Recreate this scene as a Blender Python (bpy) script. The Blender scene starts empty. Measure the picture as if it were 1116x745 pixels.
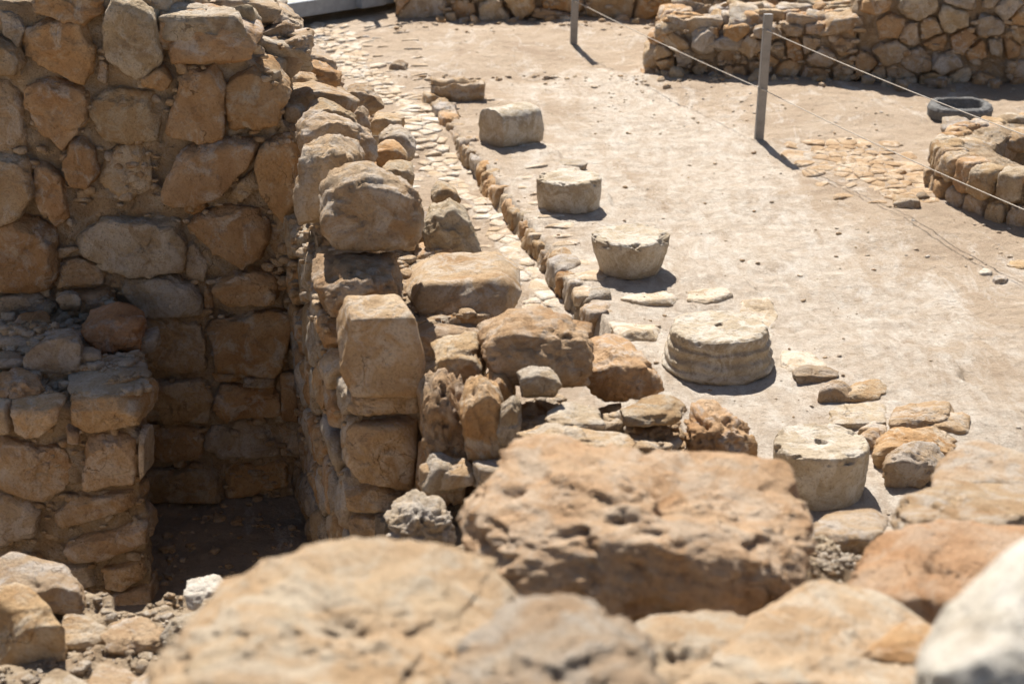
import bpy, bmesh, math, random
import numpy as np
from mathutils import Vector
from mathutils.bvhtree import BVHTree

# ------------------------------------------------------------------ camera, light, exposure
F, CX, CY, PITCH, CAMH = 2000.0, 558.0, 372.5, math.radians(20.5), 4.6
sc = bpy.context.scene
col = sc.collection
cd = bpy.data.cameras.new("camera"); cam = bpy.data.objects.new("camera", cd); col.objects.link(cam)
cam.location = (0, 0, CAMH); cam.rotation_euler = (math.pi / 2 - PITCH, 0, 0)
cd.sensor_width = 36; cd.lens = F / 1116 * 36; cd.clip_start = 0.1; cd.clip_end = 1000
cd.dof.use_dof = True; cd.dof.focus_distance = 12.5; cd.dof.aperture_fstop = 2.3; cd.dof.aperture_blades = 9
sc.camera = cam

SUN_EL = math.radians(50); SUN_AZ = math.radians(-10)      # azimuth from +Y towards +X
sdir = Vector((math.sin(SUN_AZ) * math.cos(SUN_EL), math.cos(SUN_AZ) * math.cos(SUN_EL), math.sin(SUN_EL)))
ld = bpy.data.lights.new("sun", 'SUN'); ld.energy = 5.0; ld.angle = math.radians(0.53); ld.color = (1.0, 0.945, 0.87)
sun = bpy.data.objects.new("sun", ld); col.objects.link(sun)
sun.rotation_euler = (-sdir).to_track_quat('-Z', 'Y').to_euler()
w = bpy.data.worlds.new("World"); sc.world = w; w.use_nodes = True
nt = w.node_tree; nt.nodes.clear()
sky = nt.nodes.new("ShaderNodeTexSky"); sky.sky_type = 'NISHITA'; sky.sun_disc = False
sky.sun_elevation = SUN_EL; sky.sun_rotation = SUN_AZ; sky.altitude = 100; sky.dust_density = 1.5
bg = nt.nodes.new("ShaderNodeBackground"); bg.inputs[1].default_value = 0.05
wo = nt.nodes.new("ShaderNodeOutputWorld")
nt.links.new(sky.outputs[0], bg.inputs[0]); nt.links.new(bg.outputs[0], wo.inputs[0])
vs = sc.view_settings
vs.view_transform = 'Standard'; vs.look = 'None'; vs.exposure = 0.82; vs.gamma = 1; vs.use_curve_mapping = False
sc.cycles.use_denoising = True
sc.cycles.diffuse_bounces = 5

rng = np.random.default_rng(7)

# ------------------------------------------------------------------ pixel -> world (angles of the photograph's rays)
cp, sp = math.cos(PITCH), math.sin(PITCH)
def ray(px, py):
    a = (px - CX) / F; b = -(py - CY) / F
    return np.array([a, cp + b * sp, -sp + b * cp])
def atY(px, py, Y):
    d = ray(px, py); return np.array([0, 0, CAMH]) + d * (Y / d[1])
def atZ(px, py, z):
    d = ray(px, py); return np.array([0, 0, CAMH]) + d * ((z - CAMH) / d[2])
def YforZ(py, z): return atZ(CX, py, z)[1]
def proj(P):
    x, y, z = P[0], P[1], P[2] - CAMH
    dz = y * cp - z * sp; up = y * sp + z * cp
    return CX + F * x / dz, CY - F * up / dz

# ------------------------------------------------------------------ noise
_perm = np.random.default_rng(1).permutation(256); _perm = np.concatenate([_perm, _perm, _perm])
_g = np.random.default_rng(2).normal(size=(256, 3)); _g /= np.linalg.norm(_g, axis=1)[:, None]
def noise(P):
    Pi = np.floor(P).astype(np.int64); f = P - Pi; Pi &= 255
    u = f * f * f * (f * (f * 6 - 15) + 10)
    out = np.zeros(len(P))
    for dx in (0, 1):
        wx = u[:, 0] if dx else 1 - u[:, 0]
        for dy in (0, 1):
            wy = u[:, 1] if dy else 1 - u[:, 1]
            for dz in (0, 1):
                wz = u[:, 2] if dz else 1 - u[:, 2]
                h = _perm[(_perm[(_perm[(Pi[:, 0] + dx) & 255] + Pi[:, 1] + dy) & 255] + Pi[:, 2] + dz) & 255]
                gr = _g[h]
                out += wx * wy * wz * (gr[:, 0] * (f[:, 0] - dx) + gr[:, 1] * (f[:, 1] - dy) + gr[:, 2] * (f[:, 2] - dz))
    return out * 1.6
def fbm(P, o=3, ridge=False):
    a, s, t = 1.0, 0, 0
    for i in range(o):
        n = noise(P * 2.03 ** i + 17.3 * i)
        if ridge: n = 1 - 2 * np.abs(n) - 0.45
        s = s + a * n; a *= 0.5
    return s

# ------------------------------------------------------------------ rock solids
def sst(a, b, x): t = np.clip((x - a) / (b - a), 0, 1); return t * t * (3 - 2 * t)
_ico = {}
def ico(l):
    if l not in _ico:
        bm = bmesh.new(); bmesh.ops.create_icosphere(bm, subdivisions=l, radius=1)
        V = np.array([v.co[:] for v in bm.verts]); Fc = np.array([[v.index for v in f.verts] for f in bm.faces])
        bm.free(); V /= np.linalg.norm(V, axis=1)[:, None]; _ico[l] = (V, Fc)
    return _ico[l]
def mesh_from(name, V, Fc, mat, smooth=True):
    me = bpy.data.meshes.new(name)
    V = np.asarray(V, dtype=np.float32)
    if isinstance(Fc, np.ndarray):
        n, k = Fc.shape
        me.vertices.add(len(V)); me.vertices.foreach_set('co', V.ravel())
        me.loops.add(n * k); me.loops.foreach_set('vertex_index', Fc.ravel().astype(np.int32))
        me.polygons.add(n); me.polygons.foreach_set('loop_start', np.arange(0, n * k, k, dtype=np.int32))
        me.polygons.foreach_set('loop_total', np.full(n, k, dtype=np.int32))
        me.update(calc_edges=True)
    else:
        me.from_pydata([tuple(map(float, v)) for v in V], [], Fc)
    me.polygons.foreach_set('use_smooth', np.full(len(me.polygons), smooth))
    me.materials.append(mat); me.update()
    return me
def gauge(D, N, h, p):
    p = p * 1.9; q = np.maximum(0, D @ N.T / h[None, :]); m = q.max(axis=1, keepdims=True)
    return 1 / (m[:, 0] * ((q / m) ** p).sum(axis=1) ** (1 / p))
def rock_verts(N, h, lvl, p=12, rough=1.0, seed=0, size=None, strata=0.0, pits=0.0):
    D, Fc = ico(lvl)
    # directions are spread over the solid's own shape, so long blocks get even faces
    ext = np.array([gauge(np.array([e, -e]), N, h, 8).mean() for e in np.eye(3)]) if False else None
    A = np.array([gauge(np.array([e]), N, h, 8)[0] + gauge(np.array([-e]), N, h, 8)[0] for e in np.eye(3)]) / 2
    D2 = D * A; D2 /= np.linalg.norm(D2, axis=1)[:, None]
    r = gauge(D2, N, h, p)
    V = D2 * r[:, None]
    s = size or float(np.cbrt(A.prod()) * 2)
    off = seed * 13.37 % 97
    Q = V / s + off
    d = 0.05 * fbm(Q * 1.7, 2) + 0.030 * fbm(Q * 3.6 + 5, 3, True) * (0.25 + 1.3 * (noise(Q * 1.3 + 9) + .2).clip(0, 1)) + 0.020 * fbm(Q * 12 + 3, 3, True) * (.4 + 1.2 * (noise(Q * 2.1 + 40) + .25).clip(0, 1))
    rs = np.random.default_rng(seed * 7 + 1)
    for k in range(4 if lvl > 3 else 1):                       # spalled corners and ledges with ragged borders
        m_ = rs.normal(size=3); m_ /= np.linalg.norm(m_); vm = V @ m_ / s; t_ = np.quantile(vm, rs.uniform(.5, .88))
        d -= sst(0, .035, vm + .16 * noise(Q * 2.6 + 7 * k) + .05 * noise(Q * 9 + k) - t_) * rs.uniform(.018, .05)
    if strata:
        Z = np.stack([Q[:, 0] * 1.2, Q[:, 1] * 1.2, Q[:, 2] * 9], 1)
        d += strata * 0.05 * fbm(Z, 2, True)
    if pits:
        nn = fbm(Q * 5 + 31, 2); d -= pits * 0.16 * np.clip(nn - 0.28, 0, 1)
        nn = fbm(Q * 11 + 61, 2); d -= pits * 0.05 * np.clip(nn - 0.2, 0, 1)
    V = V * 1.035 * (1 + (d * rough * s / np.maximum(r, 0.25 * s)))[:, None]
    V = V + (D2 * (0.0035 * rough * fbm(V * 28 + off, 2))[:, None])
    return V, Fc
def hull_planes(P):
    bm = bmesh.new()
    for q in P: bm.verts.new([float(c) for c in q])
    r = bmesh.ops.convex_hull(bm, input=bm.verts[:])
    bm.normal_update()
    c = P.mean(axis=0); N, h = [], []
    for f in bm.faces:
        n = np.array(f.normal[:]); a = np.array(f.verts[0].co[:]); hh = float(n @ (a - c))
        if np.linalg.norm(n) < .5 or f.calc_area() < 1e-7: continue
        if hh < 0: n, hh = -n, -hh
        for m, k in zip(N, h):
            if m @ n > 0.985 and abs(k - hh) < 0.03 * max(k, .02): break
        else: N.append(n); h.append(max(hh, 1e-3))
    bm.free()
    return c, np.array(N), np.array(h)
def chamfers(N, h, k, r, lo=.89, hi=.98, up=0):
    n = r.normal(size=(k, 3)); n[:, 2] = np.abs(n[:, 2]) * (1 if up else 1) ; n /= np.linalg.norm(n, axis=1)[:, None]
    D, _ = ico(3); V = D * gauge(D, N, h, 40)[:, None]
    sup = (V @ n.T).max(axis=0) * r.uniform(lo, hi, k)
    return np.vstack([N, n]), np.concatenate([h, sup])

# ------------------------------------------------------------------ materials
def mat_new(name):
    m = bpy.data.materials.new(name); m.use_nodes = True; n = m.node_tree
    b = n.nodes['Principled BSDF']; b.inputs['Roughness'].default_value = .92; b.inputs['Specular IOR Level'].default_value = .12
    return m, n, b
class NB:
    def __init__(s, n): s.n = n
    def node(s, t, **k):
        x = s.n.nodes.new(t)
        for a, v in k.items(): setattr(x, a, v)
        return x
    def link(s, a, b): s.n.links.new(a, b)
    def noise(s, vec, scale, detail=6, rough=.6, dist=0):
        x = s.node('ShaderNodeTexNoise'); x.inputs['Scale'].default_value = scale; x.inputs['Detail'].default_value = detail
        x.inputs['Roughness'].default_value = rough; x.inputs['Distortion'].default_value = dist; s.link(vec, x.inputs['Vector']); return x.outputs['Fac']
    def ramp(s, fac, stops):
        x = s.node('ShaderNodeValToRGB'); e = x.color_ramp.elements
        while len(e) > len(stops): e.remove(e[-1])
        while len(e) < len(stops): e.new(.5)
        for q, (p, c) in zip(e, stops): q.position = p; q.color = (*c, 1) if len(c) == 3 else c
        s.link(fac, x.inputs[0]); return x.outputs[0]
    def mix(s, fac, a, b, mode='MIX'):
        x = s.node('ShaderNodeMix', data_type='RGBA', blend_type=mode)
        for v, i in ((fac, 0), (a, 6), (b, 7)):
            if isinstance(v, (int, float)): x.inputs[i].default_value = v
            elif isinstance(v, tuple): x.inputs[i].default_value = (*v, 1)
            else: s.link(v, x.inputs[i])
        return x.outputs[2]
    def math(s, op, a, b=None, clamp=False):
        x = s.node('ShaderNodeMath', operation=op, use_clamp=clamp)
        for i, v in enumerate((a, b)):
            if v is None: continue
            if isinstance(v, (int, float)): x.inputs[i].default_value = v
            else: s.link(v, x.inputs[i])
        return x.outputs[0]
    def bump(s, h, dist, strength=1, prev=None):
        x = s.node('ShaderNodeBump'); x.inputs['Strength'].default_value = strength; x.inputs['Distance'].default_value = dist
        s.link(h, x.inputs['Height'])
        if prev: s.link(prev, x.inputs['Normal'])
        return x.outputs[0]
def G(v): return (v, v, v)
def rock_mat(name, c1, c2, c3, pale=(0.60, 0.53, 0.44), palefrac=.5, bumpy=1.0, pit=1.0, crack=.8):
    m, n, b = mat_new(name); B = NB(n)
    tc = B.node('ShaderNodeTexCoord'); oi = B.node('ShaderNodeObjectInfo')
    off = B.node('ShaderNodeVectorMath', operation='SCALE'); off.inputs[0].default_value = (37, 53, 71); B.link(oi.outputs['Random'], off.inputs['Scale'])
    add = B.node('ShaderNodeVectorMath', operation='ADD'); B.link(tc.outputs['Object'], add.inputs[0]); B.link(off.outputs[0], add.inputs[1])
    v = add.outputs[0]
    a = B.noise(v, 3.2, 7, .62, .4); c = B.ramp(a, [(.32, c2), (.5, c1), (.68, c3)])
    p = B.noise(v, 6.5, 8, .68, .8); pf = B.ramp(p, [(palefrac, G(0)), (palefrac + .13, G(.75))])
    c = B.mix(pf, c, pale)
    sp_ = B.noise(v, 60, 4, .7); c = B.mix(B.ramp(sp_, [(.35, G(.35)), (.5, G(0))]), c, (c2[0] * .55, c2[1] * .5, c2[2] * .5))
    st = B.noise(v, 11, 6, .7, 1.5); c = B.mix(B.ramp(st, [(.60, G(0)), (.72, G(.55))]), c, (c2[0] * .5, c2[1] * .42, c2[2] * .38))
    wv = B.node('ShaderNodeVectorMath', operation='ADD'); nz = B.node('ShaderNodeTexNoise'); nz.inputs['Scale'].default_value = 7; nz.inputs['Detail'].default_value = 6; B.link(v, nz.inputs['Vector'])
    sc2 = B.node('ShaderNodeVectorMath', operation='SCALE'); sc2.inputs['Scale'].default_value = .28; B.link(nz.outputs['Color'], sc2.inputs[0]); B.link(v, wv.inputs[0]); B.link(sc2.outputs[0], wv.inputs[1])
    ve = B.node('ShaderNodeTexVoronoi', feature='DISTANCE_TO_EDGE'); ve.inputs['Scale'].default_value = 3.4; B.link(wv.outputs[0], ve.inputs['Vector'])
    cm = B.ramp(B.noise(v, 3.1, 4, .6), [(.57, G(0)), (.66, G(crack))])
    ck = B.mix(1.0, B.ramp(ve.outputs['Distance'], [(.002, G(1)), (.016, G(0))]), cm, 'MULTIPLY')
    c = B.mix(B.mix(1.0, ck, G(.7), 'MULTIPLY'), c, (c2[0] * .4, c2[1] * .35, c2[2] * .3))
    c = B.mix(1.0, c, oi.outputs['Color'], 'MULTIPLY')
    B.link(c, b.inputs['Base Color'])
    n1 = B.noise(v, 9, 10, .74, .3); n2 = B.noise(v, 42, 8, .72)
    vo = B.node('ShaderNodeTexVoronoi'); vo.inputs['Scale'].default_value = 32; B.link(v, vo.inputs['Vector'])
    vd = B.ramp(vo.outputs['Distance'], [(.08, G(0)), (.35, G(1))])
    mk = B.ramp(B.noise(v, 7, 3, .5), [(.48, G(1)), (.6, G(0))])
    vd = B.mix(mk, vd, (1, 1, 1))
    h = B.bump(n1, .05 * bumpy, .9); h = B.bump(n2, .014 * bumpy, .9, h); h = B.bump(vd, .010 * pit, .7, h); h = B.bump(B.mix(1.0, G(1), ck, 'SUBTRACT'), .02, .8, h)
    B.link(h, b.inputs['Normal'])
    return m
M = {}
M['tan'] = rock_mat('limestone_tan', (.50, .355, .215), (.40, .25, .13), (.56, .43, .29), bumpy=.9, pit=.9, palefrac=.47)
M['fore'] = rock_mat('limestone_fore', (.56, .41, .275), (.47, .31, .18), (.60, .48, .345), bumpy=.9, pit=1, palefrac=.46)
M['warm'] = rock_mat('limestone_warm', (.50, .315, .165), (.40, .225, .105), (.57, .40, .245), palefrac=.5, bumpy=.75, pit=.7)
M['grey'] = rock_mat('limestone_grey', (.50, .39, .265), (.37, .27, .175), (.59, .49, .36), pale=(.63, .565, .48), palefrac=.45)
M['white'] = rock_mat('limestone_white', (.66, .61, .53), (.50, .42, .33), (.74, .70, .63), pale=(.80, .77, .72), palefrac=.42, bumpy=.6)
M['drum'] = rock_mat('dressed_limestone', (.47, .385, .275), (.33, .26, .18), (.55, .47, .36), pale=(.64, .59, .51), palefrac=.45, bumpy=.6, pit=.6, crack=0)
M['mortar'] = rock_mat('mortar_rubble', (.52, .385, .25), (.40, .275, .165), (.60, .48, .34), bumpy=1.6, pit=2)
M['cobble'] = rock_mat('pale_cobble', (.56, .44, .31), (.46, .34, .22), (.66, .58, .47), pale=(.76, .72, .65), palefrac=.49, bumpy=.7)
M['basalt'] = rock_mat('grey_stone', (.24, .235, .225), (.12, .115, .11), (.34, .33, .31), pale=(.50, .49, .46), palefrac=.58)
def ground_mat():
    m, n, b = mat_new('earth'); B = NB(n)
    g = B.node('ShaderNodeNewGeometry'); v = g.outputs['Position']
    mp = B.node('ShaderNodeMapping'); mp.inputs['Rotation'].default_value = (0, 0, math.radians(-15)); mp.inputs['Scale'].default_value = (1.1, .42, 1); B.link(v, mp.inputs[0]); s = mp.outputs[0]
    base = B.ramp(B.noise(v, 1.2, 9, .66, .5), [(.32, (.41, .305, .215)), (.5, (.51, .395, .285)), (.68, (.57, .46, .35))])
    # worn plaster floor: pale, streaky, patchy, along the middle of the court
    a = B.node('ShaderNodeAttribute'); a.attribute_name = 'plaster'
    pn = B.math('ADD', B.noise(s, 1.5, 11, .72, .6), B.math('MULTIPLY', a.outputs['Fac'], .34))
    pm = B.ramp(pn, [(.62, G(0)), (.73, G(1))])
    fine = B.ramp(B.noise(s, 9, 10, .75, .4), [(.38, G(.25)), (.58, G(1))])
    pale = B.ramp(B.noise(v, 5, 8, .7), [(.3, (.60, .50, .395)), (.62, (.74, .665, .565))])
    c = B.mix(B.mix(1.0, pm, fine, 'MULTIPLY'), base, pale)
    mo = B.noise(s, 4.2, 10, .74, .8); c = B.mix(B.ramp(mo, [(.36, G(.4)), (.46, G(0))]), c, (.45, .35, .25))
    mo = B.noise(v, 13, 8, .75, .5); c = B.mix(B.ramp(mo, [(.34, G(.35)), (.44, G(0))]), c, (.38, .28, .19))
    mo = B.noise(s, 2.3, 10, .75, .8); c = B.mix(B.ramp(mo, [(.54, G(0)), (.64, G(.5))]), c, (.80, .75, .67))
    e = B.node('ShaderNodeAttribute'); e.attribute_name = 'mound'
    c = B.mix(e.outputs['Fac'], c, B.ramp(B.noise(v, 7, 8, .7), [(.35, (.40, .28, .175)), (.6, (.58, .46, .32))]))
    dk = B.noise(v, 26, 7, .72, .3); c = B.mix(B.ramp(dk, [(.34, G(.4)), (.44, G(0))]), c, (.30, .22, .15))
    gr = B.noise(v, 90, 5, .75); c = B.mix(B.ramp(gr, [(.30, G(.45)), (.47, G(0)), (.60, G(0)), (.74, G(.0))]), c, (.24, .17, .12))
    c = B.mix(B.ramp(gr, [(.58, G(0)), (.72, G(.5))]), c, (.76, .69, .58))
    B.link(c, b.inputs['Base Color'])
    h = B.bump(B.noise(v, 7, 10, .72), .08, .9); h = B.bump(B.noise(v, 40, 8, .78), .016, 1.0, h)
    B.link(h, b.inputs['Normal'])
    return m
M['ground'] = ground_mat()
def flat_mat(name, c, rough=.6, metal=0, var=.12, sc_=8):
    m, n, b = mat_new(name); B = NB(n); tc = B.node('ShaderNodeTexCoord')
    x = B.noise(tc.outputs['Object'], sc_, 6, .65)
    cc = B.ramp(x, [(.3, tuple(k * (1 - var * 2) for k in c)), (.7, tuple(min(1, k * (1 + var)) for k in c))])
    B.link(cc, b.inputs['Base Color']); b.inputs['Roughness'].default_value = rough; b.inputs['Metallic'].default_value = metal
    B.link(B.bump(B.noise(tc.outputs['Object'], 60, 4), .002, .5), b.inputs['Normal'])
    return m
M['steel'] = flat_mat('galvanised_steel', (.30, .29, .28), .55, .35)
M['paint'] = flat_mat('blue_grey_paint', (.30, .33, .37), .5, .1)
M['deck'] = flat_mat('beige_deck', (.52, .47, .36), .7)
M['rope'] = flat_mat('rope_fibre', (.58, .52, .44), .9, 0, .2, 60)

# ------------------------------------------------------------------ objects
def tag(o, label=None, cat=None, group=None, kind=None):
    if label: o['label'] = label
    if cat: o['category'] = cat
    if group: o['group'] = group
    if kind: o['kind'] = kind
    elif cat: o['kind'] = 'thing'
    return o
def link(name, me, loc=(0, 0, 0), parent=None, color=None):
    o = bpy.data.objects.new(name, me); o.location = [float(c) for c in loc]; col.objects.link(o)
    if parent is not None:
        o.parent = parent; o.location = Vector([float(c) for c in loc]) - parent.location
    if color is not None: o.color = (*color, 1)
    return o
def empty(name, loc): return link(name, None, loc)
BOULD = []; SOLIDS = []            # (verts, faces) in world space, for dropping small rubble on
_sd = [0]
def seed(): _sd[0] += 1; return _sd[0]
def tint(r, a=.13):
    k = r.uniform(1 - a, 1 + a * .7); hshift = r.uniform(-.06, .06)
    return (k * (1 + hshift * .5), k, k * (1 - hshift * 1.4))
def lvl_for(px): return 3 if px < 18 else 4 if px < 46 else 5

def boulder(name, label, cat, poly, Y=None, z=None, depth=.35, mat='tan', p=9, rough=1.0, cut=5, group=None, color=None, parent=None,
            strata=0, pits=0, ft=.8, lvl=None, tilt=0.0, top=1.0, grow=1.03):
    """Solid from the outline seen in the photograph: bottom edge in front, top edge at the back, flat-ish top."""
    s = seed(); r = np.random.default_rng(s)
    P2 = np.array(poly, float); yb, yt = P2[:, 1].max(), P2[:, 1].min()
    if z == 'g': q_ = on_ground(P2[P2[:, 1] > yb - 4][:, 0].mean(), yb - 1); Y = q_[1]
    if Y is None: Y = YforZ(yb, z)
    pts = []
    xl, xr = P2[:, 0].min(), P2[:, 0].max()
    pitch = math.atan2(CAMH - .8, Y)
    for x, y in P2:
        t = (yb - y) / (yb - yt + 1e-6); t = min(1, max(0, (t - .15) / .7)); t = t * t * (3 - 2 * t)
        pts.append(atY(x, y, Y + depth * t * top))
    pts = np.array(pts); zt = pts[:, 2].max(); zb = pts[:, 2].min()
    xm = (xl + xr) / 2; hw = (xr - xl) / 2
    zt_f = zt - (zt - zb) * .10 - tilt
    for k in (-.72, 0, .72):
        q = atY(xm + hw * k, 300, Y + depth * .12); q[2] = zb + (zt_f - zb) * ft if abs(k) > .5 else zt_f; pts = np.vstack([pts, q])
        q = atY(xm + hw * k, 300, Y + depth * .92); q[2] = zb - .10 - .2 * (zt - zb) * 0; pts = np.vstack([pts, q])
        q = atY(xm + hw * k * .9, 300, Y + depth * .08); q[2] = zb - .02; pts = np.vstack([pts, q])
    p *= 2.4; c, N, h = hull_planes(pts); h = h * grow
    N, h = chamfers(N, h, cut, r)
    px = max(xr - xl, yb - yt)
    V, Fc = rock_verts(N, h, lvl or lvl_for(px), p, rough, s, strata=strata, pits=pits)
    me = mesh_from(name, V, Fc, M[mat])
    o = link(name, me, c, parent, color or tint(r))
    if parent is None: tag(o, label, cat, group)
    BOULD.append((V + c, Fc))
    return o

def frame(O, U, Nn):
    U = np.array(U, float); U /= np.linalg.norm(U); Nn = np.array(Nn, float); Nn -= U * (U @ Nn); Nn /= np.linalg.norm(Nn)
    Vv = np.cross(Nn, U); Vv = Vv if Vv[2] > 0 or abs(Vv[2]) < 1e-6 else -Vv
    return np.array(O, float), U, Vv, Nn
def face_stone(P2, fr, depth=.25, gap=.012, prot=.03, p=12, rough=1.0, mat='tan', name='stone', parent=None, cut=3, lvl=None, color=None, curve=None, r=None, merge=None, strata=0):
    """Stone whose face polygon P2 (metres, in the frame's plane) shows on a wall or paving."""
    s = seed(); r = r or np.random.default_rng(s)
    O, U, Vv, Nn = fr
    P2 = np.array(P2, float); c2 = P2.mean(axis=0)
    A = sum(P2[i, 0] * P2[(i + 1) % len(P2), 1] - P2[(i + 1) % len(P2), 0] * P2[i, 1] for i in range(len(P2)))
    if A < 0: P2 = P2[::-1]
    C = O + U * c2[0] + Vv * c2[1]; p *= 2.4; cut *= 3
    if curve: C, U, Nn = curve(c2)
    N, h = [], []
    for i in range(len(P2)):
        a, b = P2[i], P2[(i + 1) % len(P2)]; e = b - a; L = np.linalg.norm(e)
        if L < .008: continue
        n = np.array([e[1], -e[0]]) / L; hh = n @ (a - c2) - gap
        n3 = U * n[0] + Vv * n[1] + Nn * r.uniform(.0, .12); n3 /= np.linalg.norm(n3)
        N.append(n3); h.append(max(hh, .008))
        if L > .06:
            m3 = (U * n[0] + Vv * n[1]) * r.uniform(.5, .9) + Nn; m3 /= np.linalg.norm(m3)
            N.append(m3); h.append(0)
    df, db = depth * .4, depth * .6
    nf = Nn + U * r.normal() * .08 + Vv * r.normal() * .08; nf /= np.linalg.norm(nf)
    base = min([q for q in h if q > 0])
    for i in range(len(h)):
        if h[i] == 0:
            hs = h[i - 1]; k = N[i] @ Nn; q = math.sqrt(max(0, 1 - k * k)); h[i] = (hs * q + df * k) * r.uniform(.87, .99)
    N += [nf, -Nn]; h += [df, db]
    N, h = np.array(N), np.array(h)
    if cut: N, h = chamfers(N, h, cut, r, .85, .96)
    Cc = C + Nn * (prot - df)
    pr = [proj(Cc + U * u) for u in (-1, 1)]
    ppm = abs(pr[1][0] - pr[0][0]) / 2 if curve is None else 120
    ext = np.ptp(P2, axis=0).max()
    V, Fc = rock_verts(N, h, lvl or lvl_for(max(ext * 150, ext * ppm)), p, rough, s, strata=strata)
    SOLIDS.append((V + Cc, Fc))
    if merge is not None: merge.append((V + Cc, Fc)); return None
    me = mesh_from(name, V, Fc, M[mat])
    return link(name, me, Cc, parent, color or tint(r))
def merged_mesh(name, parts, mat, parent=None, loc=(0, 0, 0)):
    V, Fc, n = [], [], 0
    for v, f in parts: V.append(v); Fc.append(f + n); n += len(v)
    V = np.vstack(V) - np.array(loc, float)
    return link(name, mesh_from(name, V, np.vstack(Fc), M[mat]), loc, parent)

def joint_chips(parent, fr, bd, n, mat, seedv, smin=.015, smax=.05, off=.03):
    r = np.random.default_rng(seedv); parts = []; lo, hi = np.array(bd).min(axis=0), np.array(bd).max(axis=0); D, Fc = ico(2)
    for k in range(n):
        q = r.uniform(lo, hi); sz = smin * (smax / smin) ** r.uniform() ** 1.5
        N = r.normal(size=(9, 3)); N /= np.linalg.norm(N, axis=1)[:, None]
        V = D * gauge(D, np.vstack([N, np.eye(3), -np.eye(3)]), np.concatenate([r.uniform(.6, 1, 9), np.ones(6)]), 9)[:, None] * sz * r.uniform([.8, .5, .5], [1.5, 1, 1])
        parts.append((V + fr[0] + fr[1] * q[0] + fr[2] * q[1] + fr[3] * (off + r.uniform(-.02, .012)), Fc))
    o = merged_mesh('joint_rubble', parts, mat, parent, tuple(parent.location)); o.location = (0, 0, 0); o['kind'] = 'stuff'; return o
def clip(poly, n, d):
    out = []
    for i in range(len(poly)):
        a, b = poly[i], poly[(i + 1) % len(poly)]; da, db = n @ a - d, n @ b - d
        if da <= 0: out.append(a)
        if (da < 0 < db) or (db < 0 < da): out.append(a + (b - a) * (da / (da - db)))
    return out
def voronoi(pts, bounds, asp=1.0):
    """cells of pts clipped to the convex bounds; asp > 1 gives wide cells"""
    S = np.array([1 / asp, 1.0]); Q = np.array(pts) * S; cells = []
    bd = [np.array(b, float) * S for b in bounds]
    for i, c in enumerate(Q):
        poly = bd; d = np.linalg.norm(Q - c, axis=1)
        for j in np.argsort(d)[1:26]:
            n = Q[j] - c; poly = clip(poly, n, n @ (Q[j] + c) / 2)
            if len(poly) < 3: break
        if len(poly) >= 3: cells.append(np.array(poly) / S)
    return cells
def scatter(bounds, spacing, r, var=.35, asp=1.0):
    """jittered points in a polygon with varied spacing"""
    b = np.array(bounds, float); lo, hi = b.min(axis=0), b.max(axis=0); pts = []; rad = []
    def inside(q):
        A = 0
        for i in range(len(b)):
            a, c = b[i], b[(i + 1) % len(b)]
            if (a[1] > q[1]) != (c[1] > q[1]) and q[0] < (c[0] - a[0]) * (q[1] - a[1]) / (c[1] - a[1]) + a[0]: A ^= 1
        return A
    n = int(np.prod(hi - lo) / spacing ** 2 * 30) + 60
    for _ in range(n):
        q = r.uniform(lo, hi); s = spacing * float(np.clip(math.exp(r.normal() * var), .45, 2))
        if not inside(q): continue
        if all(math.hypot((q[0] - a[0]) / asp, q[1] - a[1]) > (s + t) / 2 for a, t in zip(pts, rad)): pts.append(q); rad.append(s)
    return pts

def lump(C8, res, amp=.04, freq=3, name='core', mat='mortar', parent=None, sd=0):
    """closed, noisy block through 8 corners (bottom 4 then top 4, both counter-clockwise)"""
    C8 = np.array(C8, float); V, idx, Fc = [], {}, []
    ex = np.linalg.norm(C8[1] - C8[0]), np.linalg.norm(C8[3] - C8[0]), np.linalg.norm(C8[4] - C8[0])
    n = [max(2, int(e / res)) for e in ex]
    def vid(i, j, k):
        if (i, j, k) not in idx:
            u, v, t = i / n[0], j / n[1], k / n[2]
            b = (1 - u) * (1 - v) * C8[0] + u * (1 - v) * C8[1] + u * v * C8[2] + (1 - u) * v * C8[3]
            q = (1 - u) * (1 - v) * C8[4] + u * (1 - v) * C8[5] + u * v * C8[6] + (1 - u) * v * C8[7]
            idx[(i, j, k)] = len(V); V.append(b * (1 - t) + q * t)
        return idx[(i, j, k)]
    for a, b_, c in ((0, 1, 2), (1, 2, 0), (2, 0, 1)):
        for side in (0, 1):
            for i in range(n[a]):
                for j in range(n[b_]):
                    q = []
                    for di, dj in ((0, 0), (1, 0), (1, 1), (0, 1)):
                        t = [0, 0, 0]; t[a] = i + di; t[b_] = j + dj; t[c] = n[c] * side; q.append(vid(*t))
                    Fc.append(q if side else q[::-1])
    V = np.array(V)
    d = np.stack([fbm(V * freq + 11 * k + sd, 4, True) for k in range(3)], 1)
    V = V + d * amp + np.stack([noise(V * 22 + 7 * k) for k in range(3)], 1) * .012
    Fc = np.array(Fc); SOLIDS.append((V, Fc))
    loc = V.mean(axis=0)
    return link(name, mesh_from(name, V - loc, Fc, M[mat]), loc, parent)

# ------------------------------------------------------------------ layout lines
YB = 11.6                                                     # back wall of the room
PC = atY(324, 400, YB); PJ = atY(376, 400, 9.0)               # foot line of the room's long wall: corner and jamb
def xwall(Y): return PC[0] + (PJ[0] - PC[0]) * (YB - Y) / (YB - 9.0)
KA, KB = atZ(470, 112, 0), atZ(641, 338, 0)                    # kerb line beside the channel
def xkerb(Y): return KA[0] + (KB[0] - KA[0]) * (KA[1] - Y) / (KA[1] - KB[1])
ZF = -0.9
def sst(a, b, x): t = np.clip((x - a) / (b - a), 0, 1); return t * t * (3 - 2 * t)

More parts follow.
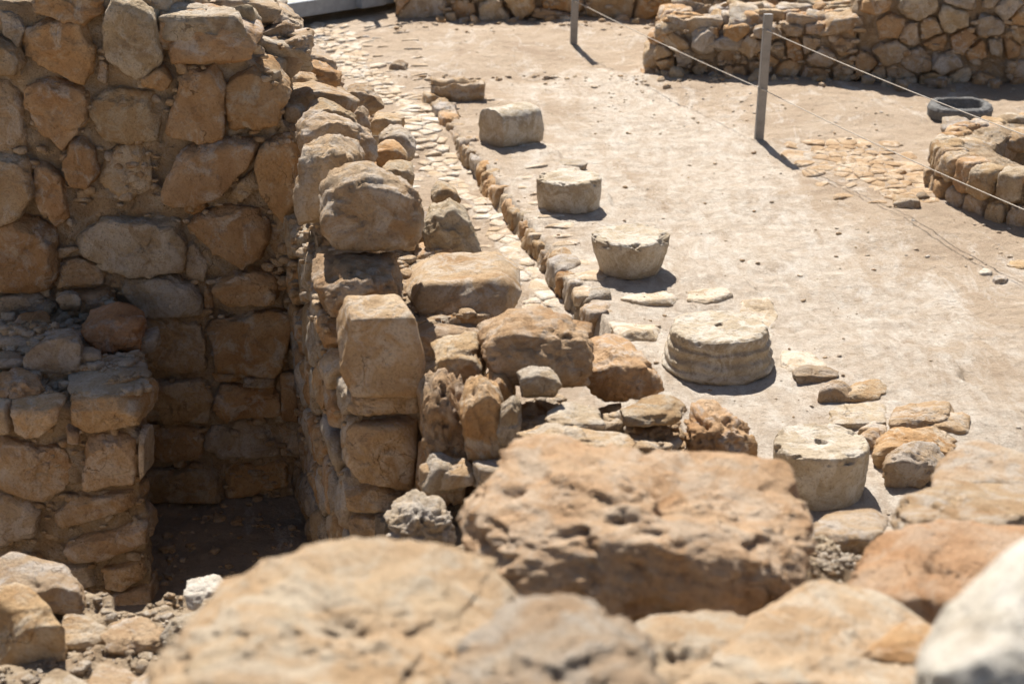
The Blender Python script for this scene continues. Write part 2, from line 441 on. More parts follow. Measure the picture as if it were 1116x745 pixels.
def ground_z(X, Y, detail=True):
    P = np.stack([X, Y, np.zeros_like(X)], 1)
    z = 0.05 * fbm(P * .45, 3) + .014 * fbm(P * 1.7 + 3, 3)
    xk = xkerb(Y)
    # channel bed below the kerb, between kerb and wall
    ch = sst(.02, -.03, X - xk) * sst(18.6, 17.6, Y) * sst(9.8, 10.8, Y) * sst(-3.2, -2.6, X); z = z - .13 * ch
    # column platform, a hand higher than the court
    wd = np.interp(Y, [12.0, 13.2, 14.5, 18.4], [2.2, 1.42, 1.05, .75]) + .14 * noise(P * 2.2)
    pl = sst(.02, -.02, X - xk - wd) * sst(-.02, .02, X - xk) * sst(19.0, 18.9, Y) * sst(10.2, 10.7, Y); z = z + .055 * pl
    # mound the picture is taken from
    md = np.interp(Y + .5 * noise(P * .8), [0, 2.5, 4, 5.3, 6.5, 7.6, 8.6, 9.6], [2.5, 2.35, 1.98, 1.6, 1.15, .68, .3, 0])
    mdl = np.interp(Y + .25 * noise(P * 1.1), [0, 2.5, 4, 5.3, 6.3, 7.0, 7.8, 8.6, 9.6], [2.4, 2.0, 1.45, 1.02, .72, .52, .44, .3, 0])
    k_ = sst(-.35, -.9, X); md = md * (1 - k_) + mdl * k_
    z = z + md + .10 * fbm(P * 1.9 + 4, 3) * (md > .05) * np.minimum(md, 1)
    # sunken room
    z = z + (.05 * fbm(P * 4 + 9, 3, True) + .03 * fbm(P * 11, 3, True)) * np.clip(md * 2, 0, 1)
    pit = (X < xwall(Y) + .12) & (Y > 7.75 + .18 * noise(P * 2.5)) & (Y < YB + .35)
    z = np.where(pit, ZF + .03 * fbm(P * 2, 3), z)
    if detail: z = z + .012 * fbm(P * 6, 3) + .006 * fbm(P * 22, 2)
    return z, md
def axis(lo, hi, st, far):
    a = list(np.arange(lo, hi, st)); s = st; x = a[-1]
    while x < far: s *= 1.35; x += s; a.append(x)
    s = st; x = a[0]; pre = []
    while x > -far: s *= 1.35; x -= s; pre.append(x)
    return np.array(pre[::-1] + a)
xs, ys = axis(-4.2, 7.0, .035, 300), axis(2.6, 27, .042, 400)
XX, YY = np.meshgrid(xs, ys); X, Yv = XX.ravel(), YY.ravel()
Z, MD = ground_z(X, Yv)
V = np.stack([X, Yv, Z], 1); nx, ny = len(xs), len(ys)
I = np.arange(nx * ny).reshape(ny, nx)
Fg = np.stack([I[:-1, :-1], I[:-1, 1:], I[1:, 1:], I[1:, :-1]], -1).reshape(-1, 4)
me = mesh_from('ground', V, Fg, M['ground'])
at = me.attributes.new('plaster', 'FLOAT', 'POINT')
# plaster is best kept along the middle of the court, bare gravel under the far wall and at the right
cx = np.interp(Yv, [9, 11, 13, 16, 18, 21, 24], [2.6, 2.3, 2.1, 1.9, 1.7, 1.0, .6])
pv = np.exp(-((X - cx) / np.interp(Yv, [9, 12, 16, 22], [2.2, 1.6, 1.0, 1.1])) ** 2) * sst(24, 19, Yv) + .55 * (np.abs(X - xkerb(Yv) - .5) < .8) * (Yv < 18)
at.data.foreach_set('value', pv.astype(np.float32))
at = me.attributes.new('mound', 'FLOAT', 'POINT'); at.data.foreach_set('value', np.clip(MD * 4, 0, 1).astype(np.float32))
tag(link('ground', me), kind='structure')
SOLIDS.append((V, Fg))
def gz(x, y): return float(ground_z(np.array([float(x)]), np.array([float(y)]), False)[0][0])

def on_ground(px, py):
    q = atZ(px, py, 0)
    for _ in range(3): q = atZ(px, py, gz(q[0], q[1]))
    return q

# ------------------------------------------------------------------ room back wall
bw = tag(empty('ruined_wall', (-2.6, YB, ZF)), 'tall shaded wall of big rough stones at the back of the sunken room', 'wall')
xa = -5.2
xm_ = atY(206, 50, YB)[0]; xm2 = atY(298, 50, YB)[0]
for k, (u0, u1, t0, t1) in enumerate(((xa, xm_, 2.78, 2.42), (xm_ - .01, xm2, 2.36, 2.08), (xm2 - .01, PC[0] + .04, 1.82, 1.66))):
    yy = YB - .02 + .012 * k
    lump([(u0, yy, ZF - .2), (u1, yy, ZF - .2), (u1, YB + .8 + .01 * k, ZF - .2), (u0, YB + .8 + .01 * k, ZF - .2),
          (u0, yy + .03, t0), (u1, yy + .03, t1), (u1, YB + .75 + .01 * k, t1), (u0, YB + .8 + .01 * k, t0)], .045, .05, 3.2, 'mortar_core', 'mortar', bw, 0)
fb = frame((0, YB, 0), (1, 0, 0), (0, -1, 0))
def wp(poly, Y):                                               # pixel outline -> metres on the plane y = Y
    return [(q[0], q[2]) for q in (atY(x, y, Y) for x, y in poly)]
BW = """33,-10 112,-12 109,14 90,23 65,22 40,12|0,8 18,12 28,30 20,50 5,38|27,32 55,18 92,26 102,52 97,75 88,97 60,80 30,70|-8,38 18,52 26,66 22,79 -8,82
112,12 128,0 152,6 167,16 173,40 175,65 160,82 140,78 120,60 113,40|174,14 184,22 195,35 192,50 180,52 174,40|202,70 235,70 243,90 242,145 215,150 182,143 190,110
100,97 172,95 177,120 170,148 140,155 118,150 100,120|30,98 60,87 90,95 100,115 90,145 70,165 45,145 30,120|-8,88 15,90 28,120 30,160 -8,165|-8,168 25,162 36,175 38,205 25,230 -8,243
40,170 65,170 70,192 92,207 90,230 62,245 42,215|72,155 90,150 105,160 108,185 98,205 80,200 70,180|118,165 160,158 168,175 165,205 145,218 120,210 110,185
180,200 195,162 230,152 278,150 275,170 245,205 205,223 182,215|285,152 310,148 328,165 326,215 310,235 287,208 280,180|245,132 262,127 269,140 250,149
80,270 112,236 188,242 200,262 198,290 165,298 120,285|-8,250 30,238 60,250 66,290 55,312 -8,316|62,285 85,278 115,290 112,308 65,312|205,235 240,225 280,226 290,255 280,280 265,290 235,275 215,255
292,238 316,228 328,260 326,300 305,286 291,265|130,305 185,299 215,310 218,335 160,340|240,302 280,292 305,305 300,325 250,330 236,315|232,352 255,340 290,333 318,345 315,380 300,405 238,403
150,345 220,341 228,365 220,402 150,397|238,418 302,418 303,448 250,452 235,440|150,415 225,410 232,435 225,455 150,455|225,462 260,456 300,465 300,495 245,500 222,485|150,465 215,462 218,495 150,500
245,508 310,502 318,530 250,540|150,506 238,506 240,540 150,540|306,408 326,404 326,458 308,455|305,462 328,462 328,498 306,496|-8,320 40,318 60,335 40,350 -8,350|70,318 120,312 128,335 80,340
155,82 178,70 188,86 182,96 160,92|108,62 118,70 116,90 106,86|204,205 226,226 212,236 200,228|250,208 276,182 282,205 262,222|205,262 214,262 226,285 222,305 204,300|290,290 302,296 318,312 300,318 284,300|222,308 232,318 232,338 222,334
320,308 329,310 329,340 320,338|232,406 262,406 262,415 234,415|268,407 300,408 300,416 268,415""".replace('\n', '|').split('|')
def parse(s): return [tuple(map(float, q.split(','))) for q in s.split()]
wcol = ['warm', 'tan', 'warm', 'tan', 'grey', 'warm']
pale_ids = {17: 'grey', 7: 'tan', 10: 'tan', 8: 'warm', 1: 'grey', 20: 'warm', 24: 'warm', 15: 'warm', 14: 'warm'}
for i, s in enumerate(BW):
    r = np.random.default_rng(900 + i)
    big = np.ptp(np.array(parse(s))[:, 0]) > 30
    pg = np.array(wp(parse(s), YB)); pg = pg.mean(axis=0) + (pg - pg.mean(axis=0)) * 1.11
    face_stone(pg, fb, .34 if big else .2, .0, r.choice([.04, .07, .10, .14]) if big else r.uniform(.01, .05), 12, 1.0, pale_ids.get(i, wcol[i % 6]), parent=bw, cut=4, r=r)
# pieces of the wall head: the overhanging orange block and its neighbour, seen against the light
T_ = lambda *a, **k: boulder(*a, **k)
grp_head = 'stones lying on the head of the back wall'
T_('boulder', 'wide orange boulder with cracked right end on top of the back wall', 'boulder', parse('186,20 200,4 235,-6 288,22 291,38 284,52 277,64 240,67 212,62 196,44'), Y=YB - .12, depth=.55, mat='warm', p=10, group=grp_head, rough=1.1)
T_('boulder', 'tapering orange stone at the wall corner below the wide orange boulder', 'boulder', parse('246,84 262,68 300,60 312,78 313,108 305,138 290,140 268,126 252,100'), Y=YB - .10, depth=.42, mat='warm', p=10, group=grp_head)
T_('boulder', 'sunlit rough stone on the back wall behind the wide orange boulder', 'boulder', parse('215,2 240,-12 300,-8 312,12 300,24 260,14'), Y=YB + .62, depth=.35, mat='tan', p=8, group=grp_head)
T_('boulder', 'pale crusty stone at the upper left end of the back wall', 'boulder', parse('-12,-14 30,-14 31,2 26,20 10,10 -12,12'), Y=YB + .1, depth=.4, mat='grey', p=8, group=grp_head)

# ------------------------------------------------------------------ left pier
YP = 10.15
px_r = atY(160, 500, YP)[0]; px_b = atY(152, 500, YB + .1)[0]
pr = tag(empty('stone_pier', (-2.6, YP, ZF)), 'squared pier of tan blocks standing before the dark doorway of the room', 'pier')
lump([(-3.6, YP + .0, ZF - .2), (px_r - .05, YP + .0, ZF - .2), (px_b, YB + .1, ZF - .2), (-3.6, YB + .1, ZF - .2),
      (-3.6, YP + .02, .36), (px_r - .05, YP + .02, .36), (px_b, YB + .1, .46), (-3.6, YB + .1, .50)], .045, .045, 3.5, 'mortar_core', 'mortar', pr, 3)
fp = frame((0, YP, 0), (1, 0, 0), (0, -1, 0))
PR = """76,436 118,430 160,428 159,460 130,466 95,472 80,462|10,442 68,438 66,456 45,475 18,470|-8,478 40,474 75,485 86,505 82,530 45,550 15,537 -8,530|92,474 150,470 154,500 150,525 94,530
152,471 160,471 160,515 154,522|50,562 80,536 152,532 153,546 130,558 65,575|-8,540 20,538 45,555 40,580 -8,600|60,592 120,575 163,562 163,590 120,605 80,608|110,616 156,608 160,625 135,640 115,636
120,646 166,632 168,662 120,668|-8,604 40,602 58,612 74,640 40,660 -8,652|64,612 100,613 108,635 72,640|70,462 88,470 88,482 74,480|-8,440 7,441 14,470 -8,472|80,642 112,645 115,668 84,668""".replace('\n', '|').split('|')
for i, s in enumerate(PR):
    r = np.random.default_rng(700 + i)
    face_stone(wp(parse(s), YP), fp, .42 if i in (0, 3, 7) else .28, .0, r.uniform(.055, .10), 14 if i in (0, 3, 7, 9) else 10, .85, ['tan', 'tan', 'tan', 'tan', 'grey', 'tan', 'grey'][i % 7], parent=pr, cut=3, r=r, color=tuple(np.array(tint(r, .08)) * (1.22, 1.2, 1.2)))  # tint lifted: bounce light on the pier face is put into the colour
gp = 'loose stones on top of the pier'
T_('stone_slab', 'flat bluish slab forming the front corner on the pier top', 'slab', parse('74,436 78,398 120,388 158,392 161,428 120,434'), Y=YP - .02, depth=.62, mat='grey', p=14, rough=.5, group=gp, top=1)
T_('boulder', 'reddish block with pale right side on the pier top', 'stone', parse('90,352 98,334 140,328 158,334 160,352 154,376 112,382 96,370'), Y=10.9, depth=.35, mat='warm', p=11, group=gp, color=(.95, .82, .78))
T_('boulder', 'long rounded stone lying tilted on the pier top', 'stone', parse('24,392 60,358 82,354 90,364 84,378 44,404 27,402'), Y=10.55, depth=.22, mat='grey', p=6, group=gp)
T_('boulder', 'flat brown stone behind the tilted long stone on the pier', 'stone', parse('14,352 24,340 52,338 56,350 40,360 20,360'), Y=11.15, depth=.2, mat='warm', group=gp)
T_('boulder', 'oval stone at the photo edge above a smaller one on the pier', 'stone', parse('-10,360 18,355 32,362 30,377 -10,380'), Y=10.85, depth=.22, mat='grey', p=6, group=gp)
T_('boulder', 'smaller oval stone at the photo edge on the pier', 'stone', parse('-10,384 10,380 22,386 18,398 -10,400'), Y=10.6, depth=.2, mat='grey', p=6, group=gp)
T_('boulder', 'crumbly brown lump at the front edge of the pier top', 'stone', parse('-10,402 22,400 38,408 44,426 20,436 -10,434'), Y=10.25, depth=.28, mat='warm', rough=1.6, group=gp, pits=1)
T_('boulder', 'small flat stone between the tilted stone and the reddish block', 'stone', parse('76,384 96,376 108,382 100,390 80,391'), Y=10.6, depth=.14, mat='grey', group=gp)
T_('boulder', 'small pointed grey stone against the back wall on the pier', 'stone', parse('60,326 72,314 84,318 88,326 70,330'), Y=11.35, depth=.12, mat='grey', group=gp)

# ------------------------------------------------------------------ long wall between room and channel
lw = tag(empty('ruined_wall', (PJ[0] + .3, 9.1, ZF)), 'thick ruined wall of tumbled stones between the sunken room and the paved channel', 'wall')
def lc(Y0, Y1, w0, w1, zt0, zt1, ins=.08, sd=0, zr=-.25):
    a, b = xwall(Y0) + ins, xwall(Y1) + ins
    lump([(a, Y0, ZF - .2), (a + w0, Y0, ZF - .2), (b + w1, Y1, ZF - .2), (b, Y1, ZF - .2),
          (a, Y0, zt0), (a + w0 * .85, Y0, zt0 + zr), (b + w1 * .85, Y1, zt1 + zr), (b, Y1, zt1)], .045, .06, 3, 'mortar_core', 'mortar', lw, sd)
lc(9.08, 9.75, .45, .75, .86, .95, .06, 1, 0)
lc(9.7, 10.7, .95, .95, 1.12, 1.30, .06, 2, -.2)
lc(10.6, 12.6, .85, .80, 1.30, 1.36, .06, 3, -.35)
lc(12.5, 18.5, .80, .95, 1.36, 1.42, .06, 4, -.55)
Ld = np.array([PC[0] - PJ[0], YB - 9.0, 0]); LL = np.linalg.norm(Ld)
fl = frame((PJ[0], 9.0, 0), Ld, (-Ld[1], Ld[0], 0))
if fl[3][0] > 0: fl = (fl[0], fl[1], fl[2], -fl[3])
r = np.random.default_rng(41)
bd = [(0.05, ZF), (LL - .05, ZF), (LL - .05, 1.25), (.9, 1.15), (.05, .9)]
pts = scatter(bd, .27, r, .35, 1.4)
for cpoly in voronoi(pts, bd, 1.4):
    if np.ptp(cpoly[:, 0]) < .06 or np.ptp(cpoly[:, 1]) < .05: continue
    face_stone(cpoly, fl, .24, .008, r.uniform(.01, .07), 9, 1.2, r.choice(['warm', 'tan', 'grey']), parent=lw, lvl=4)
# jamb blocks, the squared end of the wall
JB = """375,430 456,430 458,456 400,458 378,450|372,470 385,462 455,458 456,500 452,534 390,526 373,505|374,538 402,530 445,538 444,562 376,560|376,564 440,566 440,592 380,594|374,596 446,594 446,640 376,640""".split('|')
fj = frame((0, 9.0, 0), (1, 0, 0), (0, -1, 0))
for i, s in enumerate(JB):
    r = np.random.default_rng(600 + i)
    face_stone(wp(parse(s), 9.0), fj, .42, .004, [.0, .05, .0, .03, .02][i], [10, 22, 14, 14, 12][i], [1.1, .5, .8, .8, .8][i], 'tan', parent=lw, cut=1, r=r, color=(1.18, 1.17, 1.15))
gw = 'loose stones on the wall between room and channel'
def wb(label, poly, name='boulder', cat='boulder', **k):
    k.setdefault('mat', 'tan'); k.setdefault('group', gw)
    return T_(name, label, cat, parse(poly), **k)
wb('squared pale block topping the end of the wall by the room', '368,350 376,326 432,322 452,352 461,392 458,428 386,430 371,404', name='stone_block', cat='block', Y=8.93, depth=.36, p=24, rough=.45, cut=0, color=(1.16, 1.15, 1.13), top=.8, ft=1)
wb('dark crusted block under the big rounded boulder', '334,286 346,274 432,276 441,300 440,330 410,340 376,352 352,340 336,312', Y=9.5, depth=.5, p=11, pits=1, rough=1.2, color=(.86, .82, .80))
wb('big rounded boulder with pitted top on the wall', '349,205 366,174 398,171 448,190 468,222 458,258 432,274 366,272 350,250', Y=9.85, depth=.45, p=8, pits=.6, top=.9)
wb('long smooth pale slab beside the end of the paved channel', '442,318 450,290 474,276 540,274 564,290 566,318 548,342 524,356 490,346 452,334', name='stone_slab', cat='slab', Y=9.9, depth=.62, p=20, rough=.38, cut=1, ft=1)
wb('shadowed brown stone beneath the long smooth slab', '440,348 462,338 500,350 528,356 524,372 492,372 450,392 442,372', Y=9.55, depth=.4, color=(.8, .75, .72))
wb('grey brown rock between the rounded boulder and the channel', '462,250 468,216 486,208 506,220 524,250 522,274 490,280 466,276', Y=11.0, depth=.4, mat='grey', p=9, rough=1.3)
wb('small wedge shaped rock behind the grey brown rock by the channel', '468,208 476,194 494,204 502,220 480,222', Y=11.6, depth=.25)
wb('tall lumpy boulder behind the pitted one, facing the room', '322,196 334,150 352,140 378,146 402,162 400,182 362,196 346,232 328,240', Y=10.5, depth=.35, p=8, rough=1.3)
wb('long flat rock lying across behind the tall lumpy boulder', '324,134 336,118 356,122 400,142 414,156 412,176 402,180 366,158 332,150', Y=10.95, depth=.3, p=9, strata=.6)
wb('long ridge shaped stone with a bright edge on the wall', '332,124 338,110 352,107 376,118 396,136 392,144 360,138', Y=11.6, depth=.28)
wb('smooth long tan stone above the ridge shaped stone', '312,104 314,90 340,88 372,98 392,110 388,124 362,118 330,112', Y=12.1, depth=.3, p=8, rough=.7)
wb('small stone beside the tapering orange stone at the wall corner', '314,122 320,112 332,110 336,122 328,132 316,130', Y=11.75, depth=.16)
wb('broken flat stone above the smooth long tan stone', '310,84 314,74 338,74 346,84 342,92 316,92', Y=12.7, depth=.25, strata=1)
wb('brown stepped stone above the broken flat stone', '322,74 340,64 362,72 376,80 372,92 350,90', Y=13.0, depth=.3, strata=.6, mat='warm')
wb('wide layered rock reaching towards the cobbles', '298,60 306,48 336,50 364,66 373,72 370,80 344,72 304,70', Y=13.6, depth=.4, strata=1)
wb('dark cleft rock on the wall near the top of the picture', '292,44 298,32 328,34 346,48 346,58 320,56 298,52', Y=14.5, depth=.4, strata=1, rough=1.3)
wb('rough pinkish rock highest on the long wall beside the walkway', '286,28 290,2 312,2 326,14 333,34 316,38 292,34', Y=15.3, depth=.5, rough=1.3)
wb('rounded rock behind the rough pinkish rock', '276,12 284,-8 306,-10 316,4 300,12', Y=16.6, depth=.5)
wb('upright slim stone standing on the wall by the cobbles', '387,128 389,116 396,113 402,120 403,138 394,142', Y=11.9, depth=.12, p=8)
wb('flat square stone beyond the upright slim stone', '404,134 410,122 432,120 446,126 436,136 412,142', Y=12.6, depth=.25)
wb('blocky grey stone with hollow beside the channel', '412,146 424,134 442,134 452,148 452,170 436,172 414,160', Y=12.0, depth=.3, mat='grey', pits=1)
wb('curved brown stone in front of the blocky grey stone', '408,168 414,152 432,152 446,164 444,178 420,182', Y=11.6, depth=.22, mat='warm', p=7)
wb('wedge of split rock lowest beside the channel', '414,190 424,172 436,180 450,176 452,196 446,208 424,200', Y=11.3, depth=.22)
wb('low round rock among cobbles beside the layered rocks', '374,104 386,90 402,94 418,106 420,118 396,120 380,114', Y=13.3, depth=.3)
wb('thin broad stone under the low round rock', '356,98 372,92 384,104 380,112 362,108', Y=13.1, depth=.2, strata=.6)
wb('small brown rock at the outer foot of the layered rocks', '352,84 368,80 378,88 372,98 356,96', Y=13.8, depth=.2, mat='warm')

# cross wall and heap running from the jamb towards the columns
cw = tag(empty('ruined_wall', (1, 8.6, .3)), 'low crumbling rubble wall running from the room end towards the columns', 'wall')
def pt(px, py, Y, z=None):
    q = atY(px, py, Y)
    if z is not None: q[2] = z
    return tuple(q)
a0, a1, a2, a3 = atY(462, 400, 8.45), atY(720, 400, 8.0), atY(735, 400, 9.1), atY(470, 400, 9.3)
lump([(a0[0], a0[1], -.3), (a1[0], a1[1], -.3), (a2[0], a2[1], -.3), (a3[0], a3[1], -.3),
      (a0[0] + .30, a0[1], .86), (a1[0], a1[1], .95), (a2[0], a2[1], .72), (a3[0], a3[1], .80)], .03, .07, 5, 'mortar_core', 'mortar', cw, 8)
a0, a1, a2, a3 = atY(700, 400, 8.0), atY(818, 400, 8.0), atY(826, 400, 8.9), atY(710, 400, 9.1)
lump([(a0[0], a0[1], -.3), (a1[0], a1[1], -.3), (a2[0], a2[1], -.3), (a3[0], a3[1], -.3),
      (a0[0], a0[1], .9), (a1[0], a1[1], .62), (a2[0], a2[1], .45), (a3[0], a3[1], .70)], .03, .07, 5, 'mortar_core', 'mortar', cw, 9)
gc = 'loose stones on the low rubble wall'
def cb(label, poly, **k): k.setdefault('group', gc); return wb(label, poly, **k)
cb('large craggy block with dark fractured left side on the rubble wall', '522,368 524,345 546,334 602,337 646,350 654,374 642,406 604,416 556,402 530,392', Y=8.75, depth=.5, p=13, rough=1.35, grow=1.09, mat='tan', pits=.6, color=(.95, .88, .82), ft=1)
cb('shaded brown rock under the craggy block', '526,392 552,392 564,412 560,446 548,476 534,470 528,430', Y=8.6, depth=.25, mat='warm')
cb('split triangular stone wedged below the craggy block', '562,404 584,394 604,402 612,420 590,428 568,420', Y=8.5, depth=.2, mat='grey')
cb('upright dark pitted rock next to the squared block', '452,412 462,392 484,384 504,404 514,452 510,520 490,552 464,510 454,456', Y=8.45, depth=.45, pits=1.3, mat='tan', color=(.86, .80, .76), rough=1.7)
cb('orange topped rock leaning on the upright dark rock', '468,372 484,362 520,360 532,384 524,424 500,420 478,396', Y=8.85, depth=.4)
cb('narrow upright rock between the dark rock and the craggy block', '502,440 510,412 526,398 544,412 552,452 546,490 520,500 504,470', Y=8.35, depth=.3, mat='warm', pits=.6)
cb('grey split slab standing in the shade at the wall gap', '542,470 546,436 560,426 568,436 568,480 546,484', Y=8.3, depth=.15, mat='grey', p=12)
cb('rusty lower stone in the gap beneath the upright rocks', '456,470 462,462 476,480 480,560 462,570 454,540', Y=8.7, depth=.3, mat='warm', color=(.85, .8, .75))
cb('orange rock sloping down behind the craggy block', '638,392 648,368 682,372 712,396 722,424 700,434 660,424 640,412', Y=9.05, depth=.45, mat='warm', grow=1.12, rough=1.5)
cb('flat tilted stone in the rubble before the moulded column base', '676,446 700,432 728,430 752,444 742,462 708,462', Y=8.5, depth=.3)
cb('ragged dark rock with toothed outline near the drum with a hole', '744,462 756,442 782,438 804,456 816,480 806,504 776,496 752,482', Y=8.55, depth=.35, rough=1.9, grow=1.1, pits=1, mat='warm')
cb('small upright brown stone touching the ragged dark rock', '810,482 814,468 826,470 829,492 822,510 812,504', Y=8.6, depth=.12, mat='warm')
cb('flat grey lump at the crest of the rubble wall', '596,446 622,436 656,446 664,462 630,470 600,462', Y=8.25, depth=.3, mat='grey', rough=1.5)
cb('low tan ledge stone in the middle of the rubble wall', '560,470 600,458 650,468 690,474 690,490 600,492', Y=8.0, depth=.3, strata=1, rough=1.4)
cb('crumbling mortar lump standing before the squared wall end', '417,572 424,548 452,530 478,540 490,560 492,594 450,600 420,596', Y=7.8, depth=.35, rough=1.9, mat='grey', pits=1)

def filler(parent, n, pos, smin, smax, mats, seedv):
    r = np.random.default_rng(seedv)
    for k in range(n):
        c = np.array(pos(r)); sz = r.uniform(smin, smax)
        N = np.array([[1, 0, 0], [-1, 0, 0], [0, 1, 0], [0, -1, 0], [0, 0, 1], [0, 0, -1]], float) + r.normal(size=(6, 3)) * .22; N /= np.linalg.norm(N, axis=1)[:, None]
        h = np.array([1.25, 1.25, .9, .9, .5, .6]) * sz * r.uniform(.7, 1.25, 6); N, h = chamfers(N, h, 7, r)
        Vr, Fr = rock_verts(N, h, 4, 14, 1.2, seed()); link('stone', mesh_from('stone', Vr, Fr, M[r.choice(mats)]), c, parent, tint(r)); SOLIDS.append((Vr + c, Fr))
def on_long(r):
    Y = r.uniform(9.7, 17.5); t = r.uniform(.05, 1.0); zt = np.interp(Y, [9.7, 10.7, 12.6, 18.5], [1.1, 1.28, 1.36, 1.42]); dr = np.interp(Y, [10, 12, 18], [.2, .32, .5])
    return (xwall(Y) + .1 + .82 * t, Y, zt - dr * t - .02)
filler(lw, 52, on_long, .09, .19, ['tan', 'warm', 'tan', 'grey'], 301)
filler(cw, 34, lambda r: (lambda u, v: (atY(480 + 330 * u, 400, 8.6)[0], 8.15 + .85 * v, np.interp(u, [0, .4, .75, 1], [.80, .90, .80, .5]) - .12 * v))(r.uniform(), r.uniform()), .04, .11, ['tan', 'grey', 'tan'], 302)
filler(pr, 26, lambda r: (r.uniform(-3.2, px_r - .15), r.uniform(10.4, 11.4), .44), .05, .12, ['grey', 'tan', 'warm'], 303)
filler(bw, 26, lambda r: (lambda x: (x, r.uniform(YB + .1, YB + .7), np.interp(x, [-3.2, xm_, xm2, PC[0]], [2.6, 2.45, 2.1, 1.7])))(r.uniform(-3.3, PC[0] - .1)), .08, .17, ['tan', 'grey', 'tan'], 304)
joint_chips(bw, fb, [(-3.3, ZF), (PC[0] - .02, 2.3)], 520, 'tan', 401)
joint_chips(pr, fp, [(-3.1, ZF), (px_r - .04, .34)], 110, 'tan', 402, off=.005)
joint_chips(lw, fl, [(.05, ZF), (LL - .05, 1.1)], 200, 'tan', 403, off=.015, smax=.04)
# ------------------------------------------------------------------ foreground stones
gf = 'large stones close to the camera'
def fbld(label, poly, **k):
    k.setdefault('group', gf); k.setdefault('grow', 1.07); k.setdefault('lvl', 6 if k.pop('big', 0) else 5); return wb(label, poly, **k)
fbld('huge brown boulder with an orange hollow face in front of the columns', '489,566 497,526 522,488 560,480 640,480 760,488 868,504 897,516 894,552 872,592 858,630 824,668 768,684 700,662 600,640 520,606', Y=4.9, depth=.95, mat='fore', p=5, pits=.8, rough=1.15, big=1, top=.82, ft=.62, cut=6, grow=1.10, color=(1.1, 1.0, .9))
fbld('broad blurred boulder filling the bottom of the picture', '172,770 200,690 256,626 312,594 350,583 455,585 540,608 572,660 584,720 560,830 200,840', Y=3.35, depth=.8, p=9, grow=1.05, rough=1.25, big=1, mat='fore', pits=.3)
fbld('rounded blurred rock beside the broad bottom boulder', '478,740 510,690 560,650 612,638 676,662 724,704 750,770 740,840 480,840', Y=3.15, depth=.6, p=9, rough=1.35, grow=1.02, big=1, mat='fore', pits=.5)
fbld('flat tan rock sunk in the ground right of the rounded blurred rock', '735,770 760,716 830,672 890,634 960,646 1012,690 1030,760 980,840 740,840', Y=3.9, depth=.9, p=9, rough=1.2, big=1, mat='fore')
fbld('reddish angular rock at the right edge behind the white rock', '930,640 940,606 962,576 1000,560 1070,566 1140,570 1140,650 1060,668 985,700 945,690', Y=4.9, depth=.6, mat='fore', p=14, rough=1.2, color=(1.0, .84, .72))
fbld('dark ledge of layered rock above the reddish angular rock', '978,552 996,534 1040,528 1140,532 1140,574 1060,576 990,568', Y=5.7, depth=.45, mat='tan', strata=1, rough=1.3)
fbld('tan rounded boulder at the right edge beside the ground slab', '1022,532 1028,498 1044,478 1078,472 1110,484 1160,510 1160,550 1040,548', Y=6.3, depth=.5, p=10, mat='fore')
fbld('white bleached boulder in the lower right corner', '1018,770 1028,680 1052,628 1096,594 1150,570 1230,600 1230,840 1020,840', Y=2.75, depth=.6, mat='white', p=7, rough=.8, big=1)
fbld('small ochre stone tucked under the reddish angular rock', '962,700 990,672 1030,668 1044,700 1016,724 974,720', Y=4.3, depth=.25, mat='warm')
fbld('flat pinkish stone behind the gravel by the drum', '884,580 902,560 946,556 966,566 958,584 910,592', Y=6.9, depth=.4, mat='tan', p=9)
fbld('low buried rock in front of the huge brown boulder', '640,720 700,676 790,664 860,690 850,730 740,760 650,760', Y=4.2, depth=.5, p=9, mat='fore', rough=1.6)

# lower left
gl = 'stones on the near edge of the sunken room'
def lb(label, poly, **k): k.setdefault('group', gl); return wb(label, poly, **k)
lb('flat sunlit slab lying across at the far lower left', '-20,608 24,604 62,612 73,622 72,638 56,668 -20,654', name='stone_slab', cat='slab', Y=7.4, depth=.35, p=12, strata=.6)
lb('upright square block at the lower left edge below the slab', '-20,642 30,640 40,660 44,700 38,752 -20,756', name='stone_block', cat='block', Y=6.75, depth=.3, p=26, rough=.6, cut=2, ft=1)
lb('rounded tan rock beside a rock with an undercut base', '54,688 64,670 88,666 104,680 105,700 86,710 60,702', Y=7.05, depth=.25, p=7, rough=.8)
lb('small tan stone hidden behind the rounded tan rock', '88,676 98,668 112,672 120,684 104,690', Y=7.4, depth=.2, p=7)
lb('lumpy tan rock with an undercut dark base', '106,694 124,674 150,667 168,678 171,696 148,712 118,712', Y=6.95, depth=.28, p=8)
lb('small pale stone at the bottom edge near the upright block', '42,752 46,732 64,726 76,736 74,758 46,764', Y=6.3, depth=.2, mat='grey')
lb('tan wedge stone at the bottom edge', '92,756 94,734 112,724 138,728 142,748 120,764', Y=6.35, depth=.25)
lb('flat pale stone at the bottom edge beside the tan wedge', '138,760 148,734 180,722 206,726 212,764 160,772', Y=6.2, depth=.3)
lb('small white cube like stone on the lip of the room', '199,650 202,632 214,625 236,624 245,634 242,652 228,664 204,664', Y=7.3, depth=.18, mat='white', p=9, rough=.8, color=(.86, .82, .76))
lb('crusty mortar lump beside the small white stone', '172,696 190,672 226,656 270,636 300,622 330,640 320,690 240,716 190,716', Y=6.9, depth=.4, mat='grey', rough=1.7, pits=1)

